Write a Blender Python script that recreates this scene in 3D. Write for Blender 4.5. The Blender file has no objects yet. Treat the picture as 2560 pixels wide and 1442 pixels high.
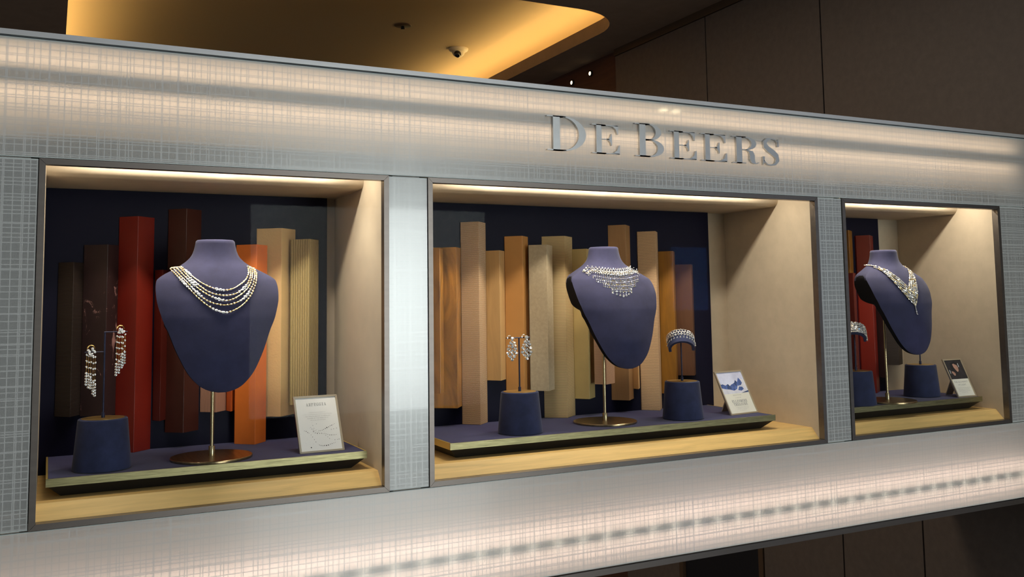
import bpy, math, random
from mathutils import Vector, Matrix
random.seed(7)
sc = bpy.context.scene
col = sc.collection
EYE = 1.45            # eye height; everything below is laid out relative to it and lifted at the end
PI = math.pi

# ------------------------------------------------------------------ camera
F_PX, CY = 2305.0, 550.97
YAW, PITCH, ROLL = math.radians(26.65460), math.radians(4.95730), math.radians(-0.81363)
CAM = Vector((0, -1.6, 0))
_f = Vector((math.sin(YAW)*math.cos(PITCH), math.cos(YAW)*math.cos(PITCH), math.sin(PITCH)))
_r = Vector((math.cos(YAW), -math.sin(YAW), 0)); _u = _r.cross(_f)
RV = math.cos(ROLL)*_r + math.sin(ROLL)*_u
UV = -math.sin(ROLL)*_r + math.cos(ROLL)*_u
FV = _f
cd = bpy.data.cameras.new('camera'); cam = bpy.data.objects.new('camera', cd); col.objects.link(cam)
cd.sensor_fit = 'HORIZONTAL'; cd.sensor_width = 36.0; cd.lens = F_PX/2560*36.0
cd.shift_y = (CY-721.0)/2560.0; cd.clip_start = 0.02
M = Matrix((RV, UV, -FV)).transposed().to_4x4(); M.translation = CAM; cam.matrix_world = M
sc.camera = cam
def _ray(u, v): return FV + ((u-1280)/F_PX)*RV - ((v-CY)/F_PX)*UV
def at(u, v, Y): d = _ray(u, v); return CAM + d*((Y-CAM.y)/d.y)     # photo pixel on the plane y = Y

# ------------------------------------------------------------------ world, exposure, lights
w = bpy.data.worlds.new('world'); sc.world = w; w.use_nodes = True
bg = w.node_tree.nodes['Background']; bg.inputs[0].default_value = (0.98, 0.99, 1.0, 1); bg.inputs[1].default_value = 0.25
sc.view_settings.view_transform = 'Standard'; sc.view_settings.look = 'None'
sc.view_settings.exposure = 0.0; sc.view_settings.gamma = 1.0; sc.view_settings.use_curve_mapping = False
WARM = (1.0, 0.70, 0.46); NEUTRAL = (1.0, 0.88, 0.72)
ZC0 = 1.203
def light(name, kind, loc, energy, color, **k):
    d = bpy.data.lights.new(name, kind); d.energy = energy; d.color = color
    o = bpy.data.objects.new(name, d); col.objects.link(o); o.location = loc
    aim = k.pop('aim', None)
    for a, b in k.items(): setattr(d, a, b)
    if aim is not None: o.rotation_euler = (Vector(aim)-Vector(loc)).to_track_quat('-Z', 'Y').to_euler()
    return o
# niche lamps in the trough above each window: (window x0, x1, spots)
NICHE = [(-0.0094, 0.5412, [(0.27, 0.30, 2.4), (0.45, 0.50, 1.7)]),
         (0.6368, 1.5941, [(0.82, 0.80, 2.0), (1.08, 1.08, 2.4), (1.36, 1.36, 2.0)]),
         (1.690, 2.240, [(1.90, 1.93, 2.3)])]
for x0, x1, spots in NICHE:
    light('trough_strip', 'AREA', ((x0+x1)/2, 0.070, 0.2815), 3.1*(x1-x0), NEUTRAL, shape='RECTANGLE', size=(x1-x0)*.82, size_y=0.012, aim=((x0+x1)/2, 0.085, -0.30))
    for sx, tx, e in spots:
        light('trough_spot', 'SPOT', (sx, 0.082, 0.2805), e*1.42, NEUTRAL, spot_size=math.radians(82), spot_blend=.7, shadow_soft_size=.024, aim=(tx, 0.16, -0.20))
light('room_fill_light', 'AREA', (0.9, 1.05, ZC0-.004), 15.0, (1.0, .80, .60), shape='DISK', size=.5, aim=(0.9, 1.05, -1))  # added fill without a fitting, brightens the back room's ceiling and wall
# back-lighting of the frosted glass
light('top_backlight', 'AREA', (0.90, 0.043, 0.361), 1.85, WARM, shape='RECTANGLE', size=2.85, size_y=0.018, aim=(0.90, -1, 0.361))
light('bottom_backlight', 'AREA', (0.90, 0.043, -0.467), 2.0, (1, .72, .58), shape='RECTANGLE', size=2.85, size_y=0.030, aim=(0.90, -1, -0.467))

# ------------------------------------------------------------------ materials
def nodes_of(m):
    m.use_nodes = True; nt = m.node_tree; return nt, nt.nodes, nt.links
def mat(name, c, rough=.5, metal=0.0, spec=.5, emit=None, estr=0.0, sheen=0.0, coat=0.0):
    m = bpy.data.materials.new(name); nt, N, L = nodes_of(m); p = N['Principled BSDF']
    p.inputs['Base Color'].default_value = (*c, 1); p.inputs['Roughness'].default_value = rough
    p.inputs['Metallic'].default_value = metal; p.inputs['Specular IOR Level'].default_value = spec
    if sheen: p.inputs['Sheen Weight'].default_value = sheen; p.inputs['Sheen Roughness'].default_value = .35
    if coat: p.inputs['Coat Weight'].default_value = coat; p.inputs['Coat Roughness'].default_value = .08
    if emit: p.inputs['Emission Color'].default_value = (*emit, 1); p.inputs['Emission Strength'].default_value = estr
    return m
def coords(N, L, scale=(1, 1, 1), rot=(0, 0, 0)):
    tc = N.new('ShaderNodeTexCoord'); mp = N.new('ShaderNodeMapping')
    mp.inputs['Scale'].default_value = scale; mp.inputs['Rotation'].default_value = rot
    L.new(tc.outputs['Object'], mp.inputs['Vector']); return mp.outputs['Vector']
def ramp(N, L, fac, stops):
    r = N.new('ShaderNodeValToRGB'); cr = r.color_ramp
    while len(cr.elements) < len(stops): cr.elements.new(.5)
    for e, (p, c) in zip(cr.elements, stops): e.position = p; e.color = (*c, 1) if len(c) == 3 else c
    L.new(fac, r.inputs['Fac']); return r.outputs['Color']
def noise(N, L, vec, scale, detail=4, rough=.6, dist=0.0):
    n = N.new('ShaderNodeTexNoise'); n.inputs['Scale'].default_value = scale; n.inputs['Detail'].default_value = detail
    n.inputs['Roughness'].default_value = rough; n.inputs['Distortion'].default_value = dist
    L.new(vec, n.inputs['Vector']); return n.outputs['Fac']
def bump(N, L, h, p, strength=.3, dist=.001):
    b = N.new('ShaderNodeBump'); b.inputs['Strength'].default_value = strength; b.inputs['Distance'].default_value = dist
    L.new(h, b.inputs['Height']); L.new(b.outputs['Normal'], p.inputs['Normal'])
def sc_(c, k): return tuple(min(1, x*k) for x in c)
def m_grain(name, c, lo=.6, hi=1.25, scale=(70, 70, 5), rough=.45, ns=1.0, dist=1.2, bs=.15, rot=(0, 0, 0), coat=0.0):
    m = mat(name, c, rough, coat=coat); nt, N, L = nodes_of(m); p = N['Principled BSDF']
    v = coords(N, L, scale, rot); f = noise(N, L, v, ns, 5, .6, dist)
    L.new(ramp(N, L, f, [(.28, sc_(c, lo)), (.5, c), (.74, sc_(c, hi))]), p.inputs['Base Color']); bump(N, L, f, p, bs, .0006)
    return m
def m_mottle(name, c, lo=.7, hi=1.2, scale=60, rough=.7, bs=.3, sheen=0.0, fine=None):
    m = mat(name, c, rough, sheen=sheen); nt, N, L = nodes_of(m); p = N['Principled BSDF']
    v = coords(N, L); f = noise(N, L, v, scale, 5, .62)
    L.new(ramp(N, L, f, [(.3, sc_(c, lo)), (.7, sc_(c, hi))]), p.inputs['Base Color'])
    g = noise(N, L, v, fine, 2, .6) if fine else f
    bump(N, L, g, p, bs, .0006); return m
def m_ribs(name, c, axis='Z', pitch=.0019, lo=.72, rough=.6, dist=1.2, dscale=1.0):
    m = mat(name, c, rough); nt, N, L = nodes_of(m); p = N['Principled BSDF']
    v = coords(N, L); wv = N.new('ShaderNodeTexWave'); wv.wave_type = 'BANDS'; wv.bands_direction = axis
    wv.inputs['Scale'].default_value = .314/pitch; wv.inputs['Distortion'].default_value = dist
    wv.inputs['Detail'].default_value = 1.0; wv.inputs['Detail Scale'].default_value = dscale
    L.new(v, wv.inputs['Vector'])
    L.new(ramp(N, L, wv.outputs['Fac'], [(.15, sc_(c, lo)), (.6, sc_(c, 1.08))]), p.inputs['Base Color'])
    bump(N, L, wv.outputs['Fac'], p, .5, .0006); return m
def m_vein(name, c, vein, lo=.8):
    m = mat(name, c, .55); nt, N, L = nodes_of(m); p = N['Principled BSDF']
    v = coords(N, L, (1, 1, .55)); f = noise(N, L, v, 42, 8, .72, 1.5); g = noise(N, L, v, 9, 3, .6, .4)
    mul = N.new('ShaderNodeMath'); mul.operation = 'MULTIPLY'; L.new(f, mul.inputs[0]); L.new(g, mul.inputs[1])
    L.new(ramp(N, L, mul.outputs[0], [(.18, sc_(c, lo)), (.300, c), (.335, vein), (.5, vein)]), p.inputs['Base Color'])
    bump(N, L, f, p, .3, .0006); return m

def m_frost(name, line_scale=88.0, seed=0.0):
    """frosted back-lit glass with an etched, irregular woven grid"""
    m = bpy.data.materials.new(name); nt, N, L = nodes_of(m); N.remove(N['Principled BSDF']); out = N['Material Output']
    tc = N.new('ShaderNodeTexCoord'); sp = N.new('ShaderNodeSeparateXYZ'); L.new(tc.outputs['Object'], sp.inputs[0])
    masks = []
    for ax, s, wd, off in (('X', line_scale, .072, 3.7), ('X', line_scale*.45, .034, 11.3), ('Z', line_scale*1.05, .074, 7.9), ('Z', line_scale*.5, .036, 1.3)):
        vo = N.new('ShaderNodeTexVoronoi'); vo.voronoi_dimensions = '1D'; vo.feature = 'DISTANCE_TO_EDGE'; vo.inputs['Scale'].default_value = s
        vo.inputs['Randomness'].default_value = .85
        ad = N.new('ShaderNodeMath'); ad.operation = 'ADD'; ad.inputs[1].default_value = off+seed
        L.new(sp.outputs[ax], ad.inputs[0]); L.new(ad.outputs[0], vo.inputs['W'])
        mr = N.new('ShaderNodeMapRange'); mr.inputs['From Min'].default_value = wd*.55; mr.inputs['From Max'].default_value = wd*1.25
        mr.inputs['To Min'].default_value = 1; mr.inputs['To Max'].default_value = 0
        L.new(vo.outputs['Distance'], mr.inputs['Value']); masks.append(mr.outputs[0])
    a = masks[0]
    for b in masks[1:]:
        mx = N.new('ShaderNodeMath'); mx.operation = 'MAXIMUM'; L.new(a, mx.inputs[0]); L.new(b, mx.inputs[1]); a = mx.outputs[0]
    fine = N.new('ShaderNodeTexWave'); fine.inputs['Scale'].default_value = 190; fine.inputs['Distortion'].default_value = 2; L.new(tc.outputs['Object'], fine.inputs['Vector'])
    tr = N.new('ShaderNodeBsdfTranslucent'); df = N.new('ShaderNodeBsdfDiffuse')
    tr.inputs['Color'].default_value = (.90, .90, .88, 1); df.inputs['Color'].default_value = (.78, .805, .79, 1)
    fr = N.new('ShaderNodeMapRange'); fr.inputs['To Min'].default_value = .40; fr.inputs['To Max'].default_value = .76; L.new(a, fr.inputs['Value'])
    m1 = N.new('ShaderNodeMixShader'); L.new(fr.outputs[0], m1.inputs[0]); L.new(tr.outputs[0], m1.inputs[1]); L.new(df.outputs[0], m1.inputs[2])
    gl = N.new('ShaderNodeBsdfGlossy'); gl.inputs['Roughness'].default_value = .24; gl.inputs['Color'].default_value = (.93, .97, .96, 1)
    g2 = N.new('ShaderNodeBsdfGlossy'); g2.inputs['Roughness'].default_value = .04
    fz = N.new('ShaderNodeFresnel'); fz.inputs['IOR'].default_value = 1.5
    ml = N.new('ShaderNodeMath'); ml.operation = 'MULTIPLY_ADD'; ml.inputs[1].default_value = 1.5; ml.inputs[2].default_value = .048; L.new(fz.outputs[0], ml.inputs[0])
    m2 = N.new('ShaderNodeMixShader'); L.new(ml.outputs[0], m2.inputs[0]); L.new(m1.outputs[0], m2.inputs[1]); L.new(gl.outputs[0], m2.inputs[2])
    m3 = N.new('ShaderNodeMixShader'); mh = N.new('ShaderNodeMath'); mh.operation = 'MULTIPLY'; mh.inputs[1].default_value = .5; L.new(fz.outputs[0], mh.inputs[0])
    L.new(mh.outputs[0], m3.inputs[0]); L.new(m2.outputs[0], m3.inputs[1]); L.new(g2.outputs[0], m3.inputs[2])
    L.new(m3.outputs[0], out.inputs['Surface']); return m
def m_pane(name):
    m = bpy.data.materials.new(name); nt, N, L = nodes_of(m); N.remove(N['Principled BSDF']); out = N['Material Output']
    t = N.new('ShaderNodeBsdfTransparent'); t.inputs[0].default_value = (.97, .985, .98, 1)
    g = N.new('ShaderNodeBsdfGlossy'); g.inputs['Roughness'].default_value = .0
    lw = N.new('ShaderNodeLayerWeight'); pw = N.new('ShaderNodeMath'); pw.operation = 'POWER'; pw.inputs[1].default_value = 4.0; L.new(lw.outputs['Facing'], pw.inputs[0])   # anti-reflective display glass
    fz = N.new('ShaderNodeMath'); fz.operation = 'MULTIPLY_ADD'; fz.inputs[1].default_value = .10; fz.inputs[2].default_value = .0012; L.new(pw.outputs[0], fz.inputs[0])
    x = N.new('ShaderNodeMixShader'); L.new(fz.outputs[0], x.inputs[0]); L.new(t.outputs[0], x.inputs[1]); L.new(g.outputs[0], x.inputs[2])
    L.new(x.outputs[0], out.inputs['Surface']); return m
def m_brushed(name, c, rough=.32, scale=(6, 300, 300), metal=1.0, lo=.8, hi=1.15, bs=.08):
    m = mat(name, c, rough, metal); nt, N, L = nodes_of(m); p = N['Principled BSDF']
    v = coords(N, L, scale); f = noise(N, L, v, 1.0, 3, .6)
    L.new(ramp(N, L, f, [(.3, sc_(c, lo)), (.7, sc_(c, hi))]), p.inputs['Base Color']); bump(N, L, f, p, bs, .0004); return m

K = {}
K['frost'] = m_frost('frosted_grid_glass'); K['pane'] = m_pane('clear_glass')
K['edge'] = mat('polished_glass_edge', (.66, .74, .72), .35)
K['frame'] = m_brushed('brushed_bronze_grey', (.175, .155, .14), .36, (4, 90, 90), .8, .92, 1.06, .02)
K['cap'] = m_brushed('brushed_aluminium', (.66, .67, .68), .34, (4, 120, 120), .45, .94, 1.04, .02)
K['letter'] = m_brushed('satin_silver', (.60, .62, .62), .30, (60, 60, 60), .75, .97, 1.03, .01)
K['white_inside'] = mat('white_light_box', (.55, .54, .53), .7)
K['rail'] = mat('led_rail_grey', (.42, .40, .39), .5)
K['channel'] = mat('dark_channel', (.10, .13, .16), .5)
K['led'] = mat('led_chip', (1, .9, .8), .5, emit=(1, .86, .70), estr=22.0)
K['niche'] = m_mottle('beige_niche_lining', (.53, .445, .335), .93, 1.05, 30, .75, .05)
K['oak'] = m_grain('oak_veneer', (.80, .53, .200), .80, 1.16, (5, 110, 110), .42, 1.0, .8, .12)
K['navy_panel'] = mat('navy_satin_panel', (.0065, .006, .018), .45, spec=.08)
K['navy'] = m_mottle('navy_suede', (.036, .036, .090), .82, 1.18, 26, .92, .18, sheen=.08, fine=900)
K['bust_cap'] = mat('bust_side_black', (.010, .009, .011), .95, spec=.1)
K['navy_dark'] = m_mottle('dark_navy_suede', (.022, .029, .084), .7, 1.3, 24, .92, .18, sheen=.12, fine=900)
K['navy_cloth'] = m_mottle('navy_cloth', (.027, .027, .100), .85, 1.2, 18, .92, .2, sheen=.15, fine=1200)
K['brass'] = m_brushed('brushed_brass_edge', (.36, .315, .165), .38, (25, 25, 420), .9, .62, 1.25, .2)
K['brass_pale'] = mat('brass_side_edge', (.60, .44, .14), .42, .6)
K['black'] = mat('black_plinth_base', (.012, .011, .011), .5)
K['pole'] = mat('antique_brass', (.52, .41, .24), .25, 1.0)
K['base_brass'] = m_brushed('brushed_dark_brass', (.40, .30, .17), .30, (220, 10, 60), 1.0, .8, 1.2)
K['cup_top'] = m_brushed('brass_inset', (.50, .33, .12), .4, (60, 60, 60), .8)
K['rod'] = mat('dark_navy_rod', (.018, .022, .06), .4, .4)
K['gem'] = mat('diamond', (1.0, 1.0, 1.0), .05, .74, 1.0)
K['gem_warm'] = mat('diamond_warm', (1.0, .84, .50), .06, .74, 1.0)
K['gold'] = mat('yellow_gold', (1.0, .70, .26), .22, 1.0)
K['silver'] = mat('white_gold', (.92, .90, .84), .18, 1.0)
K['paper'] = mat('white_card', (.80, .80, .80), .55); K['paper_cream'] = mat('cream_card', (.80, .78, .70), .55)
K['card_frame'] = mat('champagne_card_frame', (.62, .55, .43), .35, .75)
K['ink'] = mat('black_ink', (.02, .02, .022), .6); K['ink_grey'] = mat('grey_ink', (.36, .36, .37), .6); K['ink_pale'] = mat('pale_grey_ink', (.50, .50, .50), .6)
K['wallbrown'] = m_mottle('brown_wall_covering', (.125, .100, .084), .88, 1.1, 40, .6, .12, fine=300)
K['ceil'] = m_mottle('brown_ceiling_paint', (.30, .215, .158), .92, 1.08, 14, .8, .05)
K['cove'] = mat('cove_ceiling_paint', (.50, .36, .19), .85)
K['trimbrown'] = mat('dark_brown_trim', (.085, .050, .026), .5)
K['redwood'] = m_grain('dark_red_wood', (.10, .045, .032), .7, 1.3, (3, 3, 30), .3)
K['floor'] = m_mottle('dark_stone_floor', (.13, .12, .11), .8, 1.2, 3, .3, .02)
K['hall'] = mat('hall_wall_paint', (.07, .065, .06), .7)
K['void'] = mat('dark_recess', (.006, .006, .010), .6)

# ------------------------------------------------------------------ mesh builder
class MB:
    def __init__(s): s.v = []; s.f = []; s.m = []; s.sm = []; s.mats = []
    def mi(s, k):
        if k not in s.mats: s.mats.append(k)
        return s.mats.index(k)
    def add(s, verts, faces, k, smooth=False):
        o = len(s.v); i = s.mi(k); s.v += [tuple(p) for p in verts]
        for f in faces: s.f.append(tuple(o+j for j in f)); s.m.append(i); s.sm.append(smooth)
        return s
    def box(s, a, b, k):
        x0, y0, z0 = a; x1, y1, z1 = b
        return s.add([(x, y, z) for x in (x0, x1) for y in (y0, y1) for z in (z0, z1)],
                     [(0, 1, 3, 2), (4, 6, 7, 5), (0, 4, 5, 1), (2, 3, 7, 6), (0, 2, 6, 4), (1, 5, 7, 3)], k)
    def prism_z(s, poly, z0, z1, k, smooth=False):          # poly counter-clockwise in xy
        n = len(poly); v = [(x, y, z0) for x, y in poly]+[(x, y, z1) for x, y in poly]
        s.add(v, [(i, (i+1) % n, n+(i+1) % n, n+i) for i in range(n)], k, smooth)
        o = len(s.v)-2*n; i = s.mi(k)
        s.f += [tuple(o+n+j for j in range(n)), tuple(o+j for j in reversed(range(n)))]; s.m += [i, i]; s.sm += [False, False]; return s
    def prism_y(s, poly, y0, y1, k):                        # poly in xz, front face at y0
        n = len(poly); v = [(x, y0, z) for x, z in poly]+[(x, y1, z) for x, z in poly]
        fs = [tuple(range(n)), tuple(reversed(range(n, 2*n)))]+[(i, n+i, n+(i+1) % n, (i+1) % n) for i in range(n)]
        return s.add(v, fs, k)
    def strip_y(s, a, b, y0, y1, k):                        # ribbon between two xz polylines, thickened in y
        n = len(a)
        for i in range(n-1): s.prism_y([a[i], a[i+1], b[i+1], b[i]], y0, y1, k)
        return s
    def lathe(s, prof, c, k, n=48, cap=True):               # prof: (r, z) list bottom to top
        v = []; fs = []
        for r, z in prof:
            for j in range(n): a = 2*PI*j/n; v.append((c[0]+r*math.cos(a), c[1]+r*math.sin(a), c[2]+z))
        m = len(prof)
        for i in range(m-1):
            for j in range(n): fs.append((i*n+j, i*n+(j+1) % n, (i+1)*n+(j+1) % n, (i+1)*n+j))
        s.add(v, fs, k, True)
        if cap:
            o = len(s.v)-m*n; i = s.mi(k)
            s.f += [tuple(o+j for j in reversed(range(n))), tuple(o+(m-1)*n+j for j in range(n))]; s.m += [i, i]; s.sm += [False, False]
        return s
    def tube(s, pts, r, k, n=8, caps=True):
        P = [Vector(p) for p in pts]; v = []; fs = []; up = Vector((.13, .91, .39)).normalized()
        for i, p in enumerate(P):
            t = (P[min(i+1, len(P)-1)]-P[max(i-1, 0)]).normalized()
            a = t.cross(up); a = a.normalized() if a.length > 1e-6 else Vector((1, 0, 0)); b = t.cross(a); rr = r[i] if isinstance(r, (list, tuple)) else r
            for j in range(n): q = 2*PI*j/n; v.append(p+a*rr*math.cos(q)+b*rr*math.sin(q))
        for i in range(len(P)-1):
            for j in range(n): fs.append((i*n+j, (i+1)*n+j, (i+1)*n+(j+1) % n, i*n+(j+1) % n))
        if caps: fs += [tuple(range(n)), tuple(reversed(range((len(P)-1)*n, len(P)*n)))]
        return s.add(v, fs, k, True)
    def gem(s, c, r, nrm, k='gem', tilt=.25, long=1.0, along=None, n=6):
        nv = (Vector(nrm).normalized()+Vector((0, 0, .38))+Vector((random.uniform(-tilt, tilt), random.uniform(-tilt, tilt), random.uniform(-tilt, tilt)))).normalized()
        a = Vector(along) if along is not None else Vector((random.random(), random.random(), random.random()))
        a = a-nv*a.dot(nv); a.normalize(); b = nv.cross(a); c = Vector(c); v = []
        for rr, h in ((.55, .42), (1.0, .12)):
            for j in range(n):
                q = 2*PI*(j+.5*(h > .3))/n; v.append(c+(a*math.cos(q)*long+b*math.sin(q))*rr*r+nv*h*r)
        v.append(c-nv*.6*r)
        fs = [tuple(range(n))]+[(j, n+j, n+(j+1) % n) for j in range(n)]+[(j, n+(j+1) % n, (j+1) % n) for j in range(n)]+[(n+(j+1) % n, n+j, 2*n) for j in range(n)]
        return s.add(v, fs, k)
    def drop(s, c, r, h, nrm, k='gem'):                     # pear drop hanging from its tip at c
        c = Vector(c); nv = Vector(nrm).normalized(); a = Vector((0, 0, 1)).cross(nv); a = a.normalized() if a.length > 1e-5 else Vector((1, 0, 0))
        q = random.uniform(-.3, .3); v = [c]
        for rr, z in ((.55, .45), (1.0, .72), (.62, .95)):
            for j in range(6):
                t = 2*PI*j/6+q; v.append(c+a*math.cos(t)*rr*r+nv*math.sin(t)*rr*r*.6-Vector((0, 0, 1))*z*h)
        v.append(c-Vector((0, 0, 1))*h); fs = [(0, 1+j, 1+(j+1) % 6) for j in range(6)]
        for i in range(2):
            for j in range(6): fs.append((1+i*6+j, 1+(i+1)*6+j, 1+(i+1)*6+(j+1) % 6, 1+i*6+(j+1) % 6))
        fs += [(13+j, 19, 13+(j+1) % 6) for j in range(6)]
        return s.add(v, fs, k)
    def build(s, name, parent=None, origin=(0, 0, 0), sharp=38):
        org = Vector(parent['_o']) if parent is not None else Vector(origin)
        me = bpy.data.meshes.new(name); me.from_pydata([tuple(Vector(p)-org) for p in s.v], [], s.f)
        for k in s.mats: me.materials.append(K[k])
        me.polygons.foreach_set('material_index', s.m); me.polygons.foreach_set('use_smooth', s.sm); me.update()
        if any(s.sm): me.set_sharp_from_angle(angle=math.radians(sharp))
        o = bpy.data.objects.new(name, me); col.objects.link(o); o['_o'] = tuple(org)
        if parent is not None: o.parent = parent
        else: o.location = org
        return o
def thing(name, label, cat, loc, group=None):
    o = bpy.data.objects.new(name, None); col.objects.link(o); o.location = loc; o.empty_display_size = .02; o['_o'] = tuple(loc)
    o['label'] = label; o['category'] = cat
    if group: o['group'] = group
    return o
def tag(o, label, cat, group=None):
    o['label'] = label; o['category'] = cat
    if group: o['group'] = group
    return o
def struct(name, label=None, cat=None, loc=(0, 0, 0)):
    o = bpy.data.objects.new(name, None); col.objects.link(o); o.location = loc; o['_o'] = tuple(loc); o['kind'] = 'structure'
    if label: o['label'] = label
    if cat: o['category'] = cat
    return o
def st(o, label, cat): o['kind'] = 'structure'; o['label'] = label; o['category'] = cat; return o
def B(a, b, k): return MB().box(a, b, k)

# ------------------------------------------------------------------ the room
ZF = -1.45; ZC = 1.203; XW = 2.42
st(B((-5, -7.6, ZF-.1), (9.5, 6.2, ZF), 'floor').build('floor'), 'dark stone floor under the display wall', 'floor')
# lower ceiling with a round-cornered opening, lip, and the lit upper ceiling
def rrect(x0, y0, x1, y1, r, n=10):
    p = []
    for cx, cy, a0 in ((x1-r, y0+r, -PI/2), (x1-r, y1-r, 0), (x0+r, y1-r, PI/2), (x0+r, y0+r, PI)):
        p += [(cx+r*math.cos(a0+PI/2*i/n), cy+r*math.sin(a0+PI/2*i/n)) for i in range(n+1)]
    return p
HX0, HX1, HY0, HY1 = .037, 2.212, 1.615, 5.4
hole = rrect(HX0, HY0, HX1, HY1, .27)
def outer_pt(p, x0, y0, x1, y1):
    cx, cy = (HX0+HX1)/2, (HY0+HY1)/2; dx, dy = p[0]-cx, p[1]-cy
    t = min(((x1 if dx > 0 else x0)-cx)/dx if abs(dx) > 1e-9 else 1e9, ((y1 if dy > 0 else y0)-cy)/dy if abs(dy) > 1e-9 else 1e9)
    return (cx+dx*t, cy+dy*t)
ceil = struct('ceiling', 'brown ceiling with a round-cornered lit recess', 'ceiling')
b = MB(); n = len(hole); ou = [outer_pt(p, -5, 0, XW+.5, 6.2) for p in hole]
# square off the corners of the outer boundary
for z, flip in ((ZC, False),):
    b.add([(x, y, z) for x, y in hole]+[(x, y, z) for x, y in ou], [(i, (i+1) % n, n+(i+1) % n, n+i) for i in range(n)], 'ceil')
    for i in range(n):
        p, q = ou[i], ou[(i+1) % n]
        if abs(p[0]-q[0]) > 1e-6 and abs(p[1]-q[1]) > 1e-6:
            onx = lambda t_: min(abs(t_[0]+5), abs(t_[0]-XW-.5)) < 1e-6
            cs = (p[0], q[1]) if onx(p) else (q[0], p[1])
            b.add([(*p, z), (*q, z), (*cs, z)], [(0, 1, 2)], 'ceil')
b.build('ceiling_soffit', ceil)
LIP = 1.266
b = MB(); hi_ = rrect(HX0-.02, HY0-.02, HX1+.02, HY1+.02, .29)
b.add([(x, y, ZC) for x, y in hole]+[(x, y, LIP) for x, y in hole]+[(x, y, LIP) for x, y in hi_],
      [(i, (i+1) % n, n+(i+1) % n, n+i) for i in range(n)]+[(n+i, n+(i+1) % n, 2*n+(i+1) % n, 2*n+i) for i in range(n)], 'ceil', True)
b.build('recess_lip', ceil)
ZU = 1.42
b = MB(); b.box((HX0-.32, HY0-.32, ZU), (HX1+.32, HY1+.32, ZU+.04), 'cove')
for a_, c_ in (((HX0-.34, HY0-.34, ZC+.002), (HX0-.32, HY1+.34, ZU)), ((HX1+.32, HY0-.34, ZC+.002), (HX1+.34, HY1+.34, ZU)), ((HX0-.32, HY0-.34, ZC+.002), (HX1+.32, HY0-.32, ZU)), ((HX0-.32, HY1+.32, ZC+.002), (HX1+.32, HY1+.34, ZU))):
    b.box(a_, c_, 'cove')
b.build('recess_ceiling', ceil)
K['cove_led'] = mat('cove_led_strip', (1, .8, .5), .5, emit=(1.0, .74, .32), estr=26.0)
for a_, c_ in (((HX0-.07, HY0+.2, ZC+.045), (HX0-.05, HY1-.2, LIP-.002)), ((HX1+.05, HY0+.1, ZC+.045), (HX1+.07, HY1-.1, LIP-.002)), ((HX0+.2, HY1+.05, ZC+.045), (HX1-.2, HY1+.07, LIP-.002)), ((HX0+.2, HY0-.07, ZC+.045), (HX1-.2, HY0-.05, LIP-.002))):
    B(a_, c_, 'cove_led').build('led_strip', ceil)
# right wall: panels with open seams, a top trim, and the darker wood beyond it
wr = struct('wall_right', 'dark brown panelled side wall behind the display', 'wall', (XW, 0, ZF))
B((XW+.012, -.3, ZF), (XW+.06, 2.085, ZC), 'void').build('wall_backing', wr)
for y0, y1, z0, z1 in ((-.3, .7625, -.297, 1.168), (.7625, 1.3984, -.297, 1.168), (1.3984, 2.085, -.297, 1.168), (-.3, .4372, ZF, -.303), (.4372, .7625, ZF, -.303), (.7625, 1.158, ZF, -.303), (1.683, 2.085, ZF, -.303)):
    B((XW, y0+.003, z0), (XW+.012, y1-.003, z1), 'wallbrown').build('wall_panel', wr)
B((XW-.006, -.3, 1.170), (XW+.012, 2.085, ZC), 'trimbrown').build('top_trim', wr)
b = B((XW-.004, 1.161, ZF), (XW+.012, 1.185, -.30), 'trimbrown'); b.box((XW-.004, 1.656, ZF), (XW+.012, 1.680, -.30), 'trimbrown'); b.box((XW-.004, 1.161, -.32), (XW+.012, 1.680, -.303), 'trimbrown'); b.build('recess_frame', wr)
wb = st(B((XW+.02, 2.087, ZF), (XW+.08, 6.2, ZC), 'redwood').build('wall_far', origin=(XW, 2.1, ZF)), 'dark red wood wall past the end of the side wall', 'wall')
st(B((-5, 6.2, ZF), (XW+.1, 6.26, ZC), 'redwood').build('wall_back', origin=(0, 6.2, ZF)), 'dark wall at the far end of the room', 'wall')
st(B((-5, -7.66, ZF), (9.5, -7.6, ZC), 'hall').build('wall_opposite', origin=(0, -7.6, ZF)), 'wall across the hall', 'wall')
# ------------------------------------------------------------------ the display wall
ZT, ZB = .4208, -.5297                      # glass top and bottom edges
ZTO, ZBO, ZTI, ZBI = .2312, -.3358, .2217, -.3267
WIN = [(-.0189, .5508), (.6274, 1.6023), (1.6806, 2.2502)]
XL_, XR_ = -.62, 2.40
wf = struct('wall_front', 'free-standing display wall of frosted glass panels with a woven line pattern', 'wall', (0, 0, -.55))
G = .0012
def glass(x0, x1, z0, z1):
    """6 mm sheet: frosted, line-etched front face, polished clear edges, clear back"""
    x0 += G; x1 -= G; z0 += G; z1 -= G; e_ = .0014; b = MB()
    for za, zb, k in ((z0, z0+e_, 'edge'), (z0+e_, z1-e_, 'frost'), (z1-e_, z1, 'edge')): b.add([(x0, 0, za), (x1, 0, za), (x1, 0, zb), (x0, 0, zb)], [(0, 1, 2, 3)], k)
    b.add([(x0, .006, z0), (x1, .006, z0), (x1, .006, z1), (x0, .006, z1)], [(3, 2, 1, 0)], 'pane')
    b.add([(x, y, z) for y in (0, .006) for x, z in ((x0, z0), (x1, z0), (x1, z1), (x0, z1))], [(0, 4, 5, 1), (1, 5, 6, 2), (2, 6, 7, 3), (3, 7, 4, 0)], 'edge')
    return b.build('glass_panel', wf)
glass(XL_, XR_, ZTO, ZT); glass(XL_, XR_, ZB, ZBO)
gx = [XL_]+[v for w_ in WIN for v in w_]+[XR_]
for i in range(0, 8, 2): glass(gx[i], gx[i+1], ZBO, ZTO)
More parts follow.
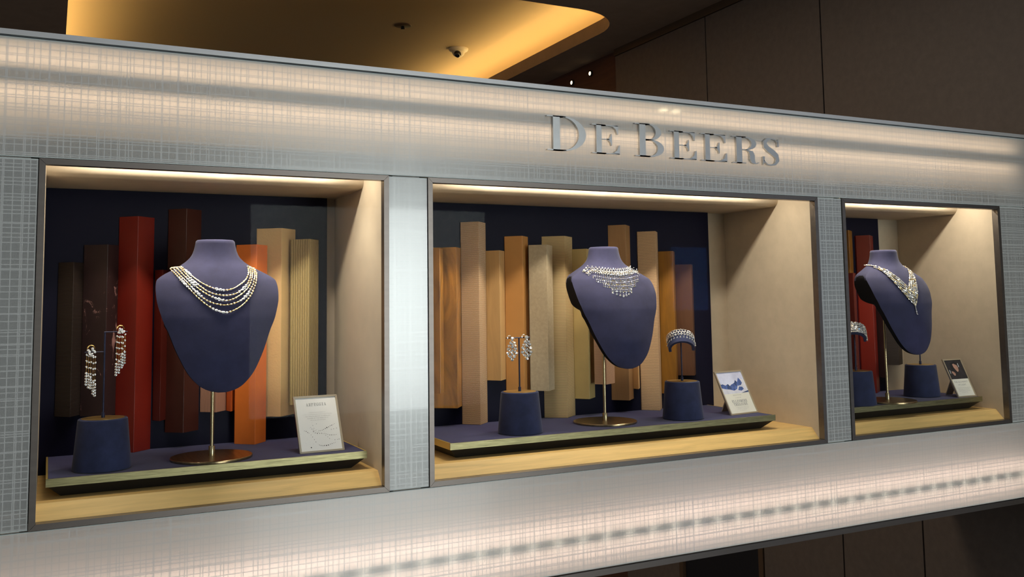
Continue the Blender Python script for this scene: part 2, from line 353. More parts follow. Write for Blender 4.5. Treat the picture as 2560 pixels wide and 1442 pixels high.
B((XL_, -.004, ZT+.0012), (XR_, .37, ZT+.0098), 'cap').build('top_cap', wf)
b = B((XL_, .0005, ZB-.014), (XR_, .37, ZB-.002), 'frame'); b.build('bottom_rail', wf)
b = MB(); b.box((XL_, .0065, ZB-.001), (XR_, .010, ZB+.011), 'channel'); b.box((XL_, .0065, ZT-.0125), (XR_, .010, ZT+.001), 'channel'); b.build('edge_channel', wf)
b = MB()                                    # light boxes behind the glass
b.box((XL_, .082, .292), (XR_, .086, ZT), 'white_inside'); b.box((XL_, .014, .2895), (XR_, .086, .292), 'white_inside')
b.box((XL_, .082, ZB), (XR_, .086, -.345), 'white_inside'); b.box((XL_, .010, -.345), (XR_, .086, -.342), 'white_inside')
b.build('light_box', wf)
b = B((XL_, .0200, .3525), (XR_, .0245, .3695), 'rail'); b.build('led_rail', wf)
b = B((XL_, .0165, -.4755), (XR_, .0215, -.4605), 'rail'); b.build('led_rail', wf)
x = -.05
while x < 2.36:
    c = MB().lathe([(.0028, 0), (.0032, .0008), (.0020, .0018)], (0, 0, 0), 'led', 8)
    c.v = [(x+p[0], .0165-p[2], -.4705+p[1]) for p in c.v]
    c.build('led_chip', wf); x += .0555
# solid casing between, above and behind the niches
b = MB()
b.box((XL_, .352, ZB), (XR_, .37, ZT), 'black')
for i in range(0, 8, 2): b.box((gx[i]+.012, .012, -.342), (gx[i+1]-.012, .020, .2895), 'white_inside')
b.build('casing', wf)

def mitred(x0, x1, z0, z1, wd, y0, y1, k):
    """four mitred frame rails (outer rectangle x0..x1, z0..z1)"""
    g = .0003
    o = [(x0, z0), (x1, z0), (x1, z1), (x0, z1)]; i_ = [(x0+wd, z0+wd), (x1-wd, z0+wd), (x1-wd, z1-wd), (x0+wd, z1-wd)]
    res = []
    for a in range(4):
        c = (a+1) % 4; P = [o[a], o[c], i_[c], i_[a]]
        mid = (sum(p[0] for p in P)/4, sum(p[1] for p in P)/4); d = Vector((o[c][0]-o[a][0], o[c][1]-o[a][1])).normalized()
        P = [(P[0][0]+d.x*g, P[0][1]+d.y*g), (P[1][0]-d.x*g, P[1][1]-d.y*g), (P[2][0]-d.x*g, P[2][1]-d.y*g), (P[3][0]+d.x*g, P[3][1]+d.y*g)]
        res.append(MB().prism_y(P, y0, y1, k))
    return res
YB = .3225; YP = .303
PAN_R = [.5195, 1.524, 2.140]
wl = ['left display window with the gold necklace', 'wide middle display window with the collar necklace', 'right display window with the V-shaped necklace']
for wi, (xo0, xo1) in enumerate(WIN):
    W = struct('window_%d' % (wi+1), wl[wi], 'window', ((xo0+xo1)/2, 0, ZBI))
    for r in mitred(xo0, xo1, ZBO, ZTO, .0093, -.003, .013, 'frame'): r.build('frame_rail', W)
    x0, x1 = xo0+.0093, xo1-.0093
    B((x0-.003, .0055, ZBI-.003), (x1+.003, .0085, ZTI+.003), 'pane').build('glass_pane', W)
    t = .006; zf = -.303
    b = MB(); b.box((x0-t, .0135, ZBI-.004), (x0, YB, .29), 'niche'); b.build('niche_wall', W)
    b = MB(); b.box((x1, .0135, ZBI-.004), (x1+t, YB, .29), 'niche'); b.build('niche_wall', W)
    b = MB(); b.box((x0-t, YB, ZBI-.02), (x1+t, YB+t, .24), 'niche'); b.build('niche_back', W)
    # ceiling with its rounded front edge curling up into the lamp trough
    prof = [(YB, .2205), (.134, .2205)]+[(.134-.016*math.sin(a), .2365-.016*math.cos(a)) for a in [PI/2*i/8 for i in range(1, 9)]]+[(.118, .286)]
    bk = [(YB, .2265), (.134, .2265)]+[(.134-.010*math.sin(a), .2365-.010*math.cos(a)) for a in [PI/2*i/8 for i in range(1, 9)]]+[(.124, .286)]
    b = MB(); m_ = len(prof)
    b.add([(xx, y, z) for xx in (x0, x1) for y, z in prof], [(i, i+1, m_+i+1, m_+i) for i in range(m_-1)], 'niche', True)
    b.add([(xx, y, z) for xx in (x0, x1) for y, z in bk], [(i+1, i, m_+i, m_+i+1) for i in range(m_-1)], 'niche', True); b.build('niche_ceiling', W)
    b = MB(); b.box((x0, .0135, .2835), (x1, .124, .2890), 'white_inside'); b.box((x0, .0100, ZTI+.004), (x1, .0128, .2890), 'niche'); b.build('lamp_trough', W)
    # oak shelf: flat at the back, sloping down to the sill
    sill = [(.014, ZBI+.0005), (.0355, zf), (YB, zf), (YB, zf-.012), (.014, zf-.034)]
    b = MB(); m_ = len(sill)
    b.add([(xx, y, z) for xx in (x0, x1) for y, z in sill], [(i, (i+1) % m_, m_+(i+1) % m_, m_+i) for i in range(m_)]+[tuple(reversed(range(m_))), tuple(range(m_, 2*m_))], 'oak'); b.build('oak_shelf', W)
    xl = x0 if wi != 2 else x0
    B((xl, YP, zf+.0002), (PAN_R[wi], YB-.0005, .2200), 'navy_panel').build('back_panel', W)

# ------------------------------------------------------------------ lettering
def arc(cx, cy, rx, ry, a0, a1, n=16): return [(cx+rx*math.cos(math.radians(a0+(a1-a0)*i/n)), cy+ry*math.sin(math.radians(a0+(a1-a0)*i/n))) for i in range(n+1)]
HL = .030                                    # hairline
def R_(x0, y0, x1, y1): return ('p', [(x0, y0), (x1, y0), (x1, y1), (x0, y1)])
def glyph(ch):
    """high-contrast serif capitals in a unit box: list of polygons / ribbons"""
    S = []; h = HL
    def stem(x0, x1, top=True, bot=True, e=.12):
        S.append(R_(x0, 0, x1, 1))
        if top: S.append(R_(x0-e, 1-h, x1+e, 1))
        if bot: S.append(R_(x0-e, 0, x1+e, h))
    if ch in 'EFL':
        stem(.16, .34, True, True, .16)
        if ch != 'F':
            S.append(R_(.34, 0, .98, h)); S.append(('s', [(.62, h), (.78, .05), (.90, .14), (.965, .32)], [(1.0, 0), (1.0, .10), (1.0, .2), (1.0, .33)]))
        if ch != 'L':
            S.append(R_(.34, 1-h, .94, 1)); S.append(('s', [(.62, 1-h), (.76, .95), (.86, .87), (.915, .70)], [(.95, 1), (.95, .9), (.95, .8), (.95, .69)]))
            S.append(R_(.34, .50-h/2, .62, .50+h/2)); S.append(('s', [(.50, .5), (.60, .53), (.66, .60), (.69, .70)], [(.72, .5), (.72, .58), (.72, .64), (.72, .70)]))
            S.append(('s', [(.50, .5), (.60, .47), (.66, .40), (.69, .30)], [(.72, .5), (.72, .42), (.72, .36), (.72, .30)]))
    elif ch == 'D':
        stem(.17, .34, True, True, .15)
        S.append(('s', [(.34, 1)]+arc(.42, .5, .58, .5, 90, -90, 24)+[(.34, 0)], [(.34, 1-h)]+arc(.42, .5, .40, .5-h, 90, -90, 24)+[(.34, h)]))
    elif ch in 'BPR':
        stem(.17, .37, True, True, .15); lo = .50
        rx = .43 if ch == 'B' else .44
        S.append(('s', [(.37, 1)]+arc(.50, (1+lo)/2, rx-.03, (1-lo)/2, 90, -90, 16)+[(.37, lo)], [(.37, 1-h)]+arc(.48, (1+lo)/2, rx-.19, (1-lo)/2-h, 90, -90, 16)+[(.37, lo+h)]))
        if ch == 'B': S.append(('s', [(.37, lo+h)]+arc(.52, .265, .47, .265, 90, -90, 16)+[(.37, 0)], [(.37, lo)]+arc(.50, .265, .28, .265-h, 90, -90, 16)+[(.37, h)]))
        if ch == 'R': S.append(('s', [(.48, .51), (.62, .45), (.66, .30), (.66, .16), (.72, .04), (.83, 0), (.94, .01), (1.0, .05)], [(.50, .53), (.78, .47), (.84, .32), (.83, .16), (.85, .07), (.89, .035), (.94, .04), (.99, .075)]))
    elif ch == 'S':
        c = [(.86, .84), (.74, .955), (.54, .985), (.33, .95), (.20, .83), (.22, .70), (.38, .59), (.60, .48), (.78, .36), (.82, .22), (.70, .07), (.48, .018), (.28, .05), (.12, .18)]
        wd = [.02, .015, .02, .05, .09, .10, .10, .105, .10, .09, .045, .02, .015, .02]
        A, Bq = [], []
        for i, p in enumerate(c):
            q0, q1 = c[max(i-1, 0)], c[min(i+1, len(c)-1)]; t = Vector((q1[0]-q0[0], q1[1]-q0[1])).normalized()
            A.append((p[0]-t.y*wd[i], p[1]+t.x*wd[i])); Bq.append((p[0]+t.y*wd[i], p[1]-t.x*wd[i]))
        S.append(('s', A, Bq)); S.append(('p', [(.82, .70), (.90, .70), (.90, .99), (.84, .92)])); S.append(('p', [(.08, .02), (.14, .09), (.17, .32), (.08, .32)]))
    elif ch == 'A':
        S += [('p', [(.06, 0), (.11, 0), (.50, .96), (.46, 1)]), ('p', [(.68, 0), (.92, 0), (.54, 1), (.46, 1)]), R_(.20, .30, .72, .30+h), R_(0, 0, .2, h), R_(.58, 0, 1, h)]
    elif ch == 'G':
        S.append(('s', arc(.54, .5, .52, .5, 50, 318, 24), arc(.56, .5, .34, .5-h, 55, 312, 24))); S.append(R_(.74, .05, .94, .42)); S.append(R_(.62, .40, 1.0, .40+h)); S.append(('p', [(.84, .70), (.90, .70), (.90, .98), (.84, .90)]))
    elif ch == 'I': stem(.38, .62, True, True, .2)
    elif ch == 'T':
        S += [R_(.41, 0, .59, 1), R_(.28, 0, .72, h), R_(.04, 1-h, .96, 1), ('p', [(.04, .72), (.08, .72), (.20, 1), (.04, 1)]), ('p', [(.96, .72), (.96, 1), (.80, 1), (.92, .72)])]
    elif ch == 'U': S += [R_(.12, .25, .32, 1), R_(.02, 1-h, .42, 1), R_(.80, .25, .84, 1), R_(.68, 1-h, .98, 1), ('s', arc(.48, .27, .36, .27, 180, 360, 14), arc(.56, .27, .24, .24, 180, 360, 14))]
    elif ch == 'M': S += [R_(.08, 0, .11, 1), R_(0, 0, .2, h), R_(0, 1-h, .12, 1), ('p', [(.08, 1), (.26, 1), (.56, .02), (.50, .02)]), ('p', [(.50, .02), (.54, .02), (.82, 1), (.78, 1)]), R_(.76, 0, .94, 1), R_(.66, 0, 1, h), R_(.80, 1-h, 1, 1)]
    elif ch == 'N': S += [R_(.1, 0, .13, 1), R_(0, 0, .22, h), ('p', [(.02, 1), (.22, 1), (.90, 0), (.84, 0)]), R_(.86, 0, .89, 1), R_(.78, 1-h, 1, 1)]
    elif ch == 'O': S.append(('s', arc(.5, .5, .5, .5, 0, 360, 28), arc(.5, .5, .31, .5-h, 0, 360, 28)))
    elif ch == 'H': stem(.14, .32, e=.12); stem(.68, .86, e=.12); S.append(R_(.32, .5-h/2, .68, .5+h/2))
    elif ch == 'C': S.append(('s', arc(.56, .5, .54, .5, 50, 315, 24), arc(.58, .5, .36, .5-h, 55, 310, 24))); S.append(('p', [(.84, .68), (.91, .68), (.91, .98), (.85, .90)]))
    return S
def write(mb, ch, x0, x1, z0, z1, y0, y1, k, f=None):
    """place a glyph in a box; f maps (x, depth, z) to space"""
    tmp = MB(); X = lambda p: (x0+p[0]*(x1-x0), z0+p[1]*(z1-z0))
    for s_ in glyph(ch):
        if s_[0] == 'p': tmp.prism_y([X(p) for p in s_[1]], y0, y1, k)
        else: tmp.strip_y([X(p) for p in s_[1]], [X(p) for p in s_[2]], y0, y1, k)
    mb.add([f(p) if f else p for p in tmp.v], tmp.f, k)
sign = thing('shop_sign', 'silver serif capital letters of the shop name on the upper glass panel', 'sign', (1.19, 0, .298))
for ch, x0, x1, z1 in (('D', .8795, .972, .3690), ('E', .986, 1.0537, .3590), ('B', 1.0905, 1.1665, .3690), ('E', 1.1815, 1.252, .3590), ('E', 1.2645, 1.336, .3590), ('R', 1.350, 1.4275, .3590), ('S', 1.4345, 1.493, .3605)):
    b = MB(); write(b, ch, x0, x1, .2985 if ch != 'S' else .2970, z1, -.0062, -.0002, 'letter'); b.build('letter', sign)

# ------------------------------------------------------------------ plinths
ZP = -.271
PL = [(.0030, .5285, 'navy and brass plinth on the oak shelf of the left window'), (.6935, 1.5045, 'long navy and brass plinth on the oak shelf of the middle window'), (1.700, 2.2200, 'navy and brass plinth on the oak shelf of the right window')]
for i, (x0, x1, lb) in enumerate(PL):
    T = thing('display_plinth', lb, 'plinth', ((x0+x1)/2, .18, -.303), 'plinths in the windows'); y0 = .058; y1 = .3025; e = .0032
    B((x0+e, y0+e, ZP-.012), (x1-e, y1, ZP), 'navy_cloth').build('cloth_top', T)
    z0 = ZP-.0125
    B((x0, y0, z0), (x1, y0+e-.0002, ZP+.0003), 'brass').build('brass_edge', T)
    for xa in (x0, x1-e+.0002): B((xa, y0+e, z0), (xa+e-.0002, y1, ZP+.0003), 'brass_pale').build('brass_edge', T)
    b = MB(); q = .022; zb = -.3028      # inward-sloping black base
    v = [(x0+.003, y0+.003, z0), (x1-.003, y0+.003, z0), (x1-.003, y1, z0), (x0+.003, y1, z0), (x0+q, y0+q+.004, zb), (x1-q, y0+q+.004, zb), (x1-q, y1, zb), (x0+q, y1, zb)]
    b.add(v, [(0, 1, 2, 3), (7, 6, 5, 4), (0, 4, 5, 1), (1, 5, 6, 2), (2, 6, 7, 3), (3, 7, 4, 0)], 'black'); b.build('base', T)

# ------------------------------------------------------------------ the stepped columns behind the jewellery
K.update({
 'c_brown': m_ribs('dark_brown_reeded', (.020, .0095, .006), 'Z', .0024, .7), 'c_plum': m_vein('plum_stone', (.026, .009, .010), (.42, .22, .20)),
 'c_red': m_mottle('red_lacquer', (.185, .012, .006), .92, 1.06, 12, .38, .03), 'c_dred': m_mottle('deep_red_lacquer', (.085, .009, .005), .9, 1.1, 12, .42, .03),
 'c_maroon': m_mottle('maroon_lacquer', (.050, .010, .006), .85, 1.1, 14, .42, .04), 'c_pink': m_ribs('dusty_pink_reeded', (.40, .20, .13), 'X', .0024, .8),
 'c_orange': m_mottle('orange_leather', (.72, .170, .020), .92, 1.06, 20, .5, .08, fine=260), 'c_dorange': m_mottle('burnt_orange_leather', (.60, .11, .014), .92, 1.06, 20, .5, .08),
 'c_cream': m_mottle('cream_plaster', (.66, .44, .19), .95, 1.05, 60, .62, .5, fine=240), 'c_olive': m_ribs('olive_reeded', (.42, .325, .135), 'X', .0038, .62, .7, 1.6, 2.0),
 'd_amber': m_grain('amber_walnut', (.40, .175, .026), .38, 1.7, (20, 20, 6), .36, 1.0, 1.6), 'd_ridge': m_ribs('tan_ridged', (.60, .385, .215), 'Z', .0021, .52, .6, 2.4, 1.6),
 'd_tan': m_grain('tan_sycamore', (.55, .335, .140), .86, 1.1, (40, 40, 6), .45), 'd_caramel': m_mottle('caramel_leather', (.52, .245, .070), .93, 1.05, 16, .48, .05),
 'd_linen': m_mottle('grey_linen', (.44, .355, .235), .88, 1.08, 150, .8, .4), 'd_fine': m_ribs('sand_fine_ridged', (.56, .405, .205), 'Z', .0020, .70, .6, .8),
 'd_khaki': m_mottle('khaki_board', (.48, .350, .140), .95, 1.04, 20, .6, .05), 'd_blush': m_ribs('blush_ridged', (.46, .255, .150), 'Z', .0017, .72, .6, .6),
 'd_brown': m_grain('brown_oak', (.34, .180, .072), .85, 1.12, (50, 50, 5), .45), 'd_honey': m_grain('honey_board', (.56, .32, .13), .92, 1.06, (40, 40, 5), .45),
 'd_gold': m_grain('golden_brown_wood', (.270, .115, .012), .75, 1.2, (36, 36, 5), .4), 'd_walnut': m_grain('walnut_board', (.115, .048, .022), .8, 1.2, (40, 40, 5), .42),
})
# px: left edge, front corner, right edge, top row, bottom row (None = on the plinth); depths front corner / side corners; back edge trims
COLS = [
 (147, 185, 209.5, 655, 1042, 'c_brown', .272, .300, 'short dark brown reeded column, leftmost behind the tassel earrings'),
 (211, 270, 297.5, 611, 1040, 'c_plum', .270, .298, 'dark plum column with pink veins left of the tall red one'),
 (299, 346, 386.5, 540, None, 'c_red', .270, .300, 'tall glossy red column standing on the left plinth'),
 (388, 406, 421, 674, 1052, 'c_dred', .278, .300, 'low deep red column between the tall red and the maroon one'),
 (422, 467, 504, 521, 1081, 'c_maroon', .272, .300, 'tallest maroon column behind the bust with gold strands'),
 (506, 545, 569, 650, 1030, 'c_pink', .276, .300, 'dusty pink reeded column hidden behind the gold-strand bust'),
 (570.5, 582, 590.5, 660, 1028, 'c_dorange', .280, .300, 'narrow burnt orange column left of the bright orange one'),
 (592, 642, 668.6, 610.5, None, 'c_orange', .248, .279, 'bright orange column standing on the left plinth'),
 (642.5, 704.6, 738.6, 570, 1041, 'c_cream', .270, .302, 'tall cream plaster column behind the orange one'),
 (726.5, 774, 796.6, 597, 1013, 'c_olive', .248, .279, 'olive vertically reeded column behind the framed dotted card'),
 (1073, 1099, 1107.5, 620, 984, 'd_amber', .240, .262, 'short amber wood column at the left edge of the middle window'),
 (1075, 1140.4, 1151.2, 617.5, 1020.5, 'd_amber', .264, .300, 'amber wood column left of the tall tan ridged one'),
 (1151.8, 1196, 1213.4, 553.5, None, 'd_ridge', .268, .300, 'tall tan ridged column left of the drop earrings'),
 (1214.8, 1248.6, 1260.6, 625.5, 951.5, 'd_tan', .272, .300, 'tan wood column between the ridged and the caramel one'),
 (1261.2, 1305.5, 1319.4, 589.3, 990, 'd_caramel', .270, .300, 'caramel column right behind the drop earrings'),
 (1321.3, 1366.5, 1380.4, 611.2, 977.5, 'd_linen', .245, .274, 'grey linen column right of the drop earrings'),
 (1354, 1411, 1429.8, 589.5, None, 'd_fine', .268, .302, 'tall sand column with fine ridges standing on the middle plinth'),
 (1430.5, 1466, 1480, 621.5, 998, 'd_khaki', .270, .299, 'plain khaki column left of the bust with the collar necklace'),
 (1481, 1511, 1531, 690, 961.5, 'd_blush', .240, .264, 'blush ridged column hidden behind the collar necklace bust'),
 (1519.6, 1563, 1573.8, 561.5, 1001.5, 'd_brown', .270, .302, 'tall brown wood column rising behind the neck of the collar bust'),
 (1575, 1589, 1592.4, 681, 973, 'd_honey', .280, .300, 'low honey coloured column squeezed between two taller ones'),
 (1593, 1638, 1643.2, 577.5, None, 'd_ridge', .268, .300, 'tall tan ridged column right of the collar necklace bust'),
 (1645.7, 1682, 1686, 627.3, 985, 'd_gold', .270, .300, 'golden brown wood column behind the bracelet'),
 (1686.8, 1728, 1731.4, 660.5, 939, 'd_walnut', .272, .301, 'dark walnut column, rightmost in the middle window'),
 (2098, 2121, 2129.5, 575, 960, 'd_gold', .272, .300, 'dark amber column at the left edge of the right window'),
 (2118, 2132, 2138.6, 682, 985, 'c_dred', .248, .266, 'low deep red column behind the diamond cuff bracelet'),
 (2139.2, 2174, 2181.6, 587.5, None, 'c_red', .266, .298, 'tall red column behind the V-necklace bust'),
 (2183, 2201, 2206, 690, 945, 'c_plum', .272, .300, 'narrow plum veined column beside the brass pole in the right window'),
 (2208, 2240, 2249, 745, 913, 'c_brown', .274, .302, 'dark brown column hanging on the back wall in the right window'),
]
TRIM = {10: (None, 1088)}; BESIDE = {9: (8, None), 15: (14, 16), 18: (17, 19)}     # forward blocks narrow to the wall between their neighbours
edge = lambda i, j: at(COLS[i][j], COLS[i][3], COLS[i][7]).x
for i, (xl, xc, xr, yt, yb, k, yf, ys, lb) in enumerate(COLS):
    pc = at(xc, yt, yf); zt = pc.z; XL = at(xl, yt, ys).x; XR = at(xr, yt, ys).x; XC = pc.x
    zb = ZP+.0004 if yb is None else at(xc, yb, yf).z
    if yb is None: zb = max(zb, ZP+.0004)
    back = YP-.0004; sx0, sx1 = XL, XR
    if i == 7: back = .2835
    if i == 28: back = YB-.0006
    if i == 25: back = .2705; zb = ZP+.0004
    if i in TRIM: sx1 = at(TRIM[i][1], yt, ys).x
    if i in BESIDE:
        p_, n_ = BESIDE[i]; sx0 = max(sx0, edge(p_, 2)+.0008)
        if n_ is not None: sx1 = min(sx1, edge(n_, 0)-.0008)
    poly = [(XC, yf), (XR, ys), (sx1, ys+.002), (sx1, back), (sx0, back), (sx0, ys+.002), (XL, ys)]
    # soften the front corner a little
    a = Vector((XL-XC, ys-yf)).normalized()*.0005; c = Vector((XR-XC, ys-yf)).normalized()*.0005
    poly = [(XC+a.x, yf+a.y), (XC+c.x, yf+c.y)]+poly[1:]
    o = MB().prism_z(poly, zb, zt, k).build('display_block', origin=(XC, (yf+ys)/2, zb))
    tag(o, lb, 'block', 'stepped blocks behind the jewellery')

# ------------------------------------------------------------------ busts
RING = [ # z, half width, front centre y, front edge y, back edge y, back centre y, roundness, back half width
 (.1130, .0335, -.040, -.008, -.008, .024, .5, .0335), (.1000, .0360, -.0410, -.009, -.008, .025, .5, .036), (.0875, .0405, -.043, -.010, -.008, .026, .5, .0405), (.0757, .0510, -.047, -.014, -.006, .028, .55, .051),
 (.0626, .0715, -.055, -.024, -.001, .030, .62, .0700), (.0502, .0930, -.063, -.033, .004, .030, .74, .0860), (.0419, .1015, -.068, -.040, .009, .028, .82, .0870),
 (.0281, .1035, -.075, -.050, .012, .024, .9, .0855), (.0100, .1025, -.084, -.060, .007, .016, .95, .0835), (-.0084, .0985, -.091, -.067, -.002, .006, 1, .0815), (-.0160, .0962, -.0935, -.070, -.016, -.006, 1, .0820), (-.0205, .0950, -.095, -.0712, -.034, -.022, 1, .0850), (-.0235, .0940, -.0958, -.0720, -.052, -.036, 1, .0895), (-.0330, .0903, -.098, -.0740, -.0590, -.044, 1, .0900),
 (-.0443, .0850, -.1005, -.077, -.062, -.050, 1, .0845), (-.0754, .0735, -.106, -.085, -.072, -.066, 1, .0732), (-.0954, .0645, -.1085, -.090, -.078, -.075, 1, .0643),
 (-.1160, .0535, -.1085, -.0945, -.083, -.082, 1, .0535), (-.1300, .0420, -.1075, -.097, -.086, -.086, 1, .042), (-.1390, .0315, -.106, -.099, -.089, -.089, 1, .0315), (-.1445, .0200, -.1045, -.1005, -.092, -.092, 1, .020), (-.1475, .0070, -.103, -.102, -.095, -.095, 1, .007)]
def ring_at(z):
    z = min(max(z, RING[-1][0]), RING[0][0])
    for i in range(len(RING)-1):
        a, c = RING[i], RING[i+1]
        if c[0] <= z <= a[0]:
            p0, p3 = RING[max(i-1, 0)], RING[min(i+2, len(RING)-1)]; t = (a[0]-z)/(a[0]-c[0]); H = c[0]-a[0]; out = [z]
            for j in range(1, 8):
                def sl(u, v, w_):      # limited slope at v from its neighbours
                    d0 = (v[j]-u[j])/(v[0]-u[0]) if v[0] != u[0] else None; d1 = (w_[j]-v[j])/(w_[0]-v[0]) if w_[0] != v[0] else None
                    if d0 is None: return d1
                    if d1 is None: return d0
                    return 0 if d0*d1 <= 0 else 2*d0*d1/(d0+d1)
                m0, m1 = sl(p0, a, c)*H, sl(a, c, p3)*H
                out.append((2*t**3-3*t*t+1)*a[j]+(t**3-2*t*t+t)*m0+(-2*t**3+3*t*t)*c[j]+(t**3-t*t)*m1)
            return out
def front_y(x, z):
    r = ring_at(z); s_ = min(abs(x)/r[1], .999); return r[3]+(r[2]-r[3])*(1-s_*s_)**r[6]
def bust_mesh(c):
    b = MB(); zs = []
    for i in range(len(RING)-1):
        m_ = 3 if RING[i][0]-RING[i+1][0] > .008 else 2
        zs += [RING[i][0]+(RING[i+1][0]-RING[i][0])*j/m_ for j in range(m_)]
    zs.append(RING[-1][0]); NF, NC, NBK = 30, 8, 16; v = []
    for z in zs:
        _, w_, yf, ye, ybe, ybc, q, wb_ = ring_at(z); row = []
        for j in range(NF+1):
            s_ = math.sin(PI/2*(-1+2*j/NF)); row.append((s_*w_, ye+(yf-ye)*max(0, 1-s_*s_)**q))
        for j in range(1, NC): row.append((w_+(wb_-w_)*j/NC, ye+(ybe-ye)*j/NC))
        for j in range(NBK+1):
            s_ = math.sin(PI/2*(1-2*j/NBK)); row.append((s_*wb_, ybe+(ybc-ybe)*max(0, 1-s_*s_)**.6))
        for j in range(1, NC): row.append((-wb_-(w_-wb_)*j/NC, ybe+(ye-ybe)*j/NC))
        v.append(row)
    n_ = len(v[0]); V = [(c[0]+x, c[1]+y, z) for row, z in zip(v, zs) for x, y in row]
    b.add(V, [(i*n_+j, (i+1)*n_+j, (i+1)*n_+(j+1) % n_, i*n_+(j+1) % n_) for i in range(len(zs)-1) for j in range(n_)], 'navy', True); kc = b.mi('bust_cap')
    for q_ in range(len(zs)-1):       # the flat sides get a near-black colour
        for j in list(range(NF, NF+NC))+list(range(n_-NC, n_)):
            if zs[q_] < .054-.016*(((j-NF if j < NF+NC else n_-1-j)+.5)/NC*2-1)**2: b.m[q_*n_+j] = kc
    o = len(b.v)-len(V); k = b.mi('navy')
    # softly domed neck top
    cx = sum(p[0] for p in v[0])/n_; cy = sum(p[1] for p in v[0])/n_
    t1 = [(c[0]+cx+(x-cx)*.93, c[1]+cy+(y-cy)*.93, zs[0]+.0022) for x, y in v[0]]
    b.add(t1, [tuple(range(n_))], 'navy'); o2 = len(b.v)-n_
    for j in range(n_): b.f.append((o+j, o+(j+1) % n_, o2+(j+1) % n_, o2+j)); b.m.append(k); b.sm.append(True)
    b.f.append(tuple(o+(len(zs)-1)*n_+j for j in reversed(range(n_)))); b.m.append(k); b.sm.append(False)
    return b
BUST = [(.2655, .130), (1.1035, .155), (1.9250, .108)]
BL = ['navy suede bust on a brass stand with gold strands', 'navy suede bust on a brass stand wearing the wide collar', 'navy suede bust on a brass stand wearing the V-shaped necklace']
for (bx, by), lb in zip(BUST, BL):
    T = thing('necklace_bust', lb, 'bust', (bx, by, ZP), 'necklace busts in the windows')
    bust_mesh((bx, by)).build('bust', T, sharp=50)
    MB().lathe([(.0690, 0), (.0700, .0008), (.0700, .0036), (.0690, .0044)], (bx, by, ZP+.0003), 'base_brass', 72).build('base_plate', T)
    MB().lathe([(.0055, 0), (.0055, .016), (.0050, .017)], (bx, by, ZP+.0047), 'pole', 20).build('socket', T)
    MB().lathe([(.0032, 0), (.0032, .30)], (bx, by, ZP+.018), 'pole', 16).build('pole', T)
def on_bust(i, x, z, off=.0012):
    bx, by = BUST[i]; return Vector((bx+x, by+front_y(x, z)-off, z))
def bust_n(i, x, z):
    e = .003; a = on_bust(i, x+e, z)-on_bust(i, x-e, z); c = on_bust(i, x, z+e)-on_bust(i, x, z-e); n_ = a.cross(c); return n_.normalized() if n_.length > 0 else Vector((0, -1, 0))
def resample(P, step):
    out = [P[0]]; acc = 0
    for a, c in zip(P, P[1:]):
        d = (c-a).length
        while acc+d >= step:
            t = (step-acc)/d; a = a+(c-a)*t; d = (c-a).length; acc = 0; out.append(a)
        acc += d
    return out
def smooth_path(P, it=2):
    for _ in range(it):
        Q = [P[0]]
        for a, c in zip(P, P[1:]): Q += [(a[0]*.75+c[0]*.25, a[1]*.75+c[1]*.25), (a[0]*.25+c[0]*.75, a[1]*.25+c[1]*.75)]
        P = Q+[P[-1]]
    return P
# five gold strands (x, z on the bust's front)
STR = [
 [(290, 200), (400, 340), (520, 460), (690, 600), (900, 715), (1080, 770), (1220, 780), (1360, 760), (1500, 690), (1690, 560), (1790, 430), (1830, 300), (1830, 190)],
 [(250, 200), (330, 330), (450, 490), (560, 600), (680, 700), (790, 790), (930, 860), (1130, 905), (1330, 900), (1510, 845), (1650, 740), (1780, 600), (1850, 440), (1880, 290), (1880, 180)],
 [(180, 200), (260, 340), (380, 490), (520, 640), (640, 760), (820, 890), (990, 980), (1160, 1025), (1240, 1030), (1380, 1000), (1560, 900), (1750, 740), (1830, 610), (1900, 430), (1930, 290), (1930, 200)],
 [(120, 210), (200, 380), (320, 510), (420, 640), (540, 790), (690, 950), (810, 1040), (1020, 1120), (1220, 1140), (1400, 1100), (1600, 1020), (1740, 880), (1870, 680), (1930, 540), (1970, 400), (1980, 280), (1970, 220)],
 [(60, 240), (130, 370), (250, 520), (380, 690), (490, 830), (640, 1000), (780, 1130), (960, 1250), (1150, 1310), (1230, 1315), (1380, 1270), (1580, 1160), (1760, 980), (1890, 780), (1980, 560), (2015, 400), (2020, 300), (2000, 240)]]
BIG = [(0, -.72), (-.50, .45), (0, -.48), (-.36, .42), (0, -.62)]
T = thing('gold_necklace', 'five-strand yellow gold and diamond necklace on the left bust', 'necklace', (BUST[0][0], BUST[0][1], .05))
for si, P in enumerate(STR):
    L2 = []
    for u, v in smooth_path(P):
        px, py = 420+u/9.613, 650+v/9.613
        x = (px-536.5)*.000700; z = .113-(py-603)*.00069
        L2.append(on_bust(0, x, z, .0016))
    L2 = resample(L2, .0010); b = MB(); b.tube(L2[::2], .00075, 'gold', 6)
    S_ = L2[::6]; n_ = len(S_)
    for j, p in enumerate(S_):
        t = 2*j/(n_-1)-1; big = max(math.exp(-((t-c_)/.10)**2) for c_ in BIG[si]); r = .0017+.0017*big
        b.gem(p+Vector((0, -.0008, 0)), r, (random.uniform(-.4, .4), -1, .35), 'gem_warm' if big < .3 else 'gem', .35)
    if True:
        for j, p in enumerate(L2[::4]):
            t = 2*j*4/(len(L2)-1)-1; big = max(math.exp(-((t-c_)/.10)**2) for c_ in BIG[si])
            if big > .7: b.gem(p+Vector((0, -.0008, 0)), .0013+.0009*big, (random.uniform(-.4, .4), -1, .35), 'gem', .35)
    b.build('strand', T)
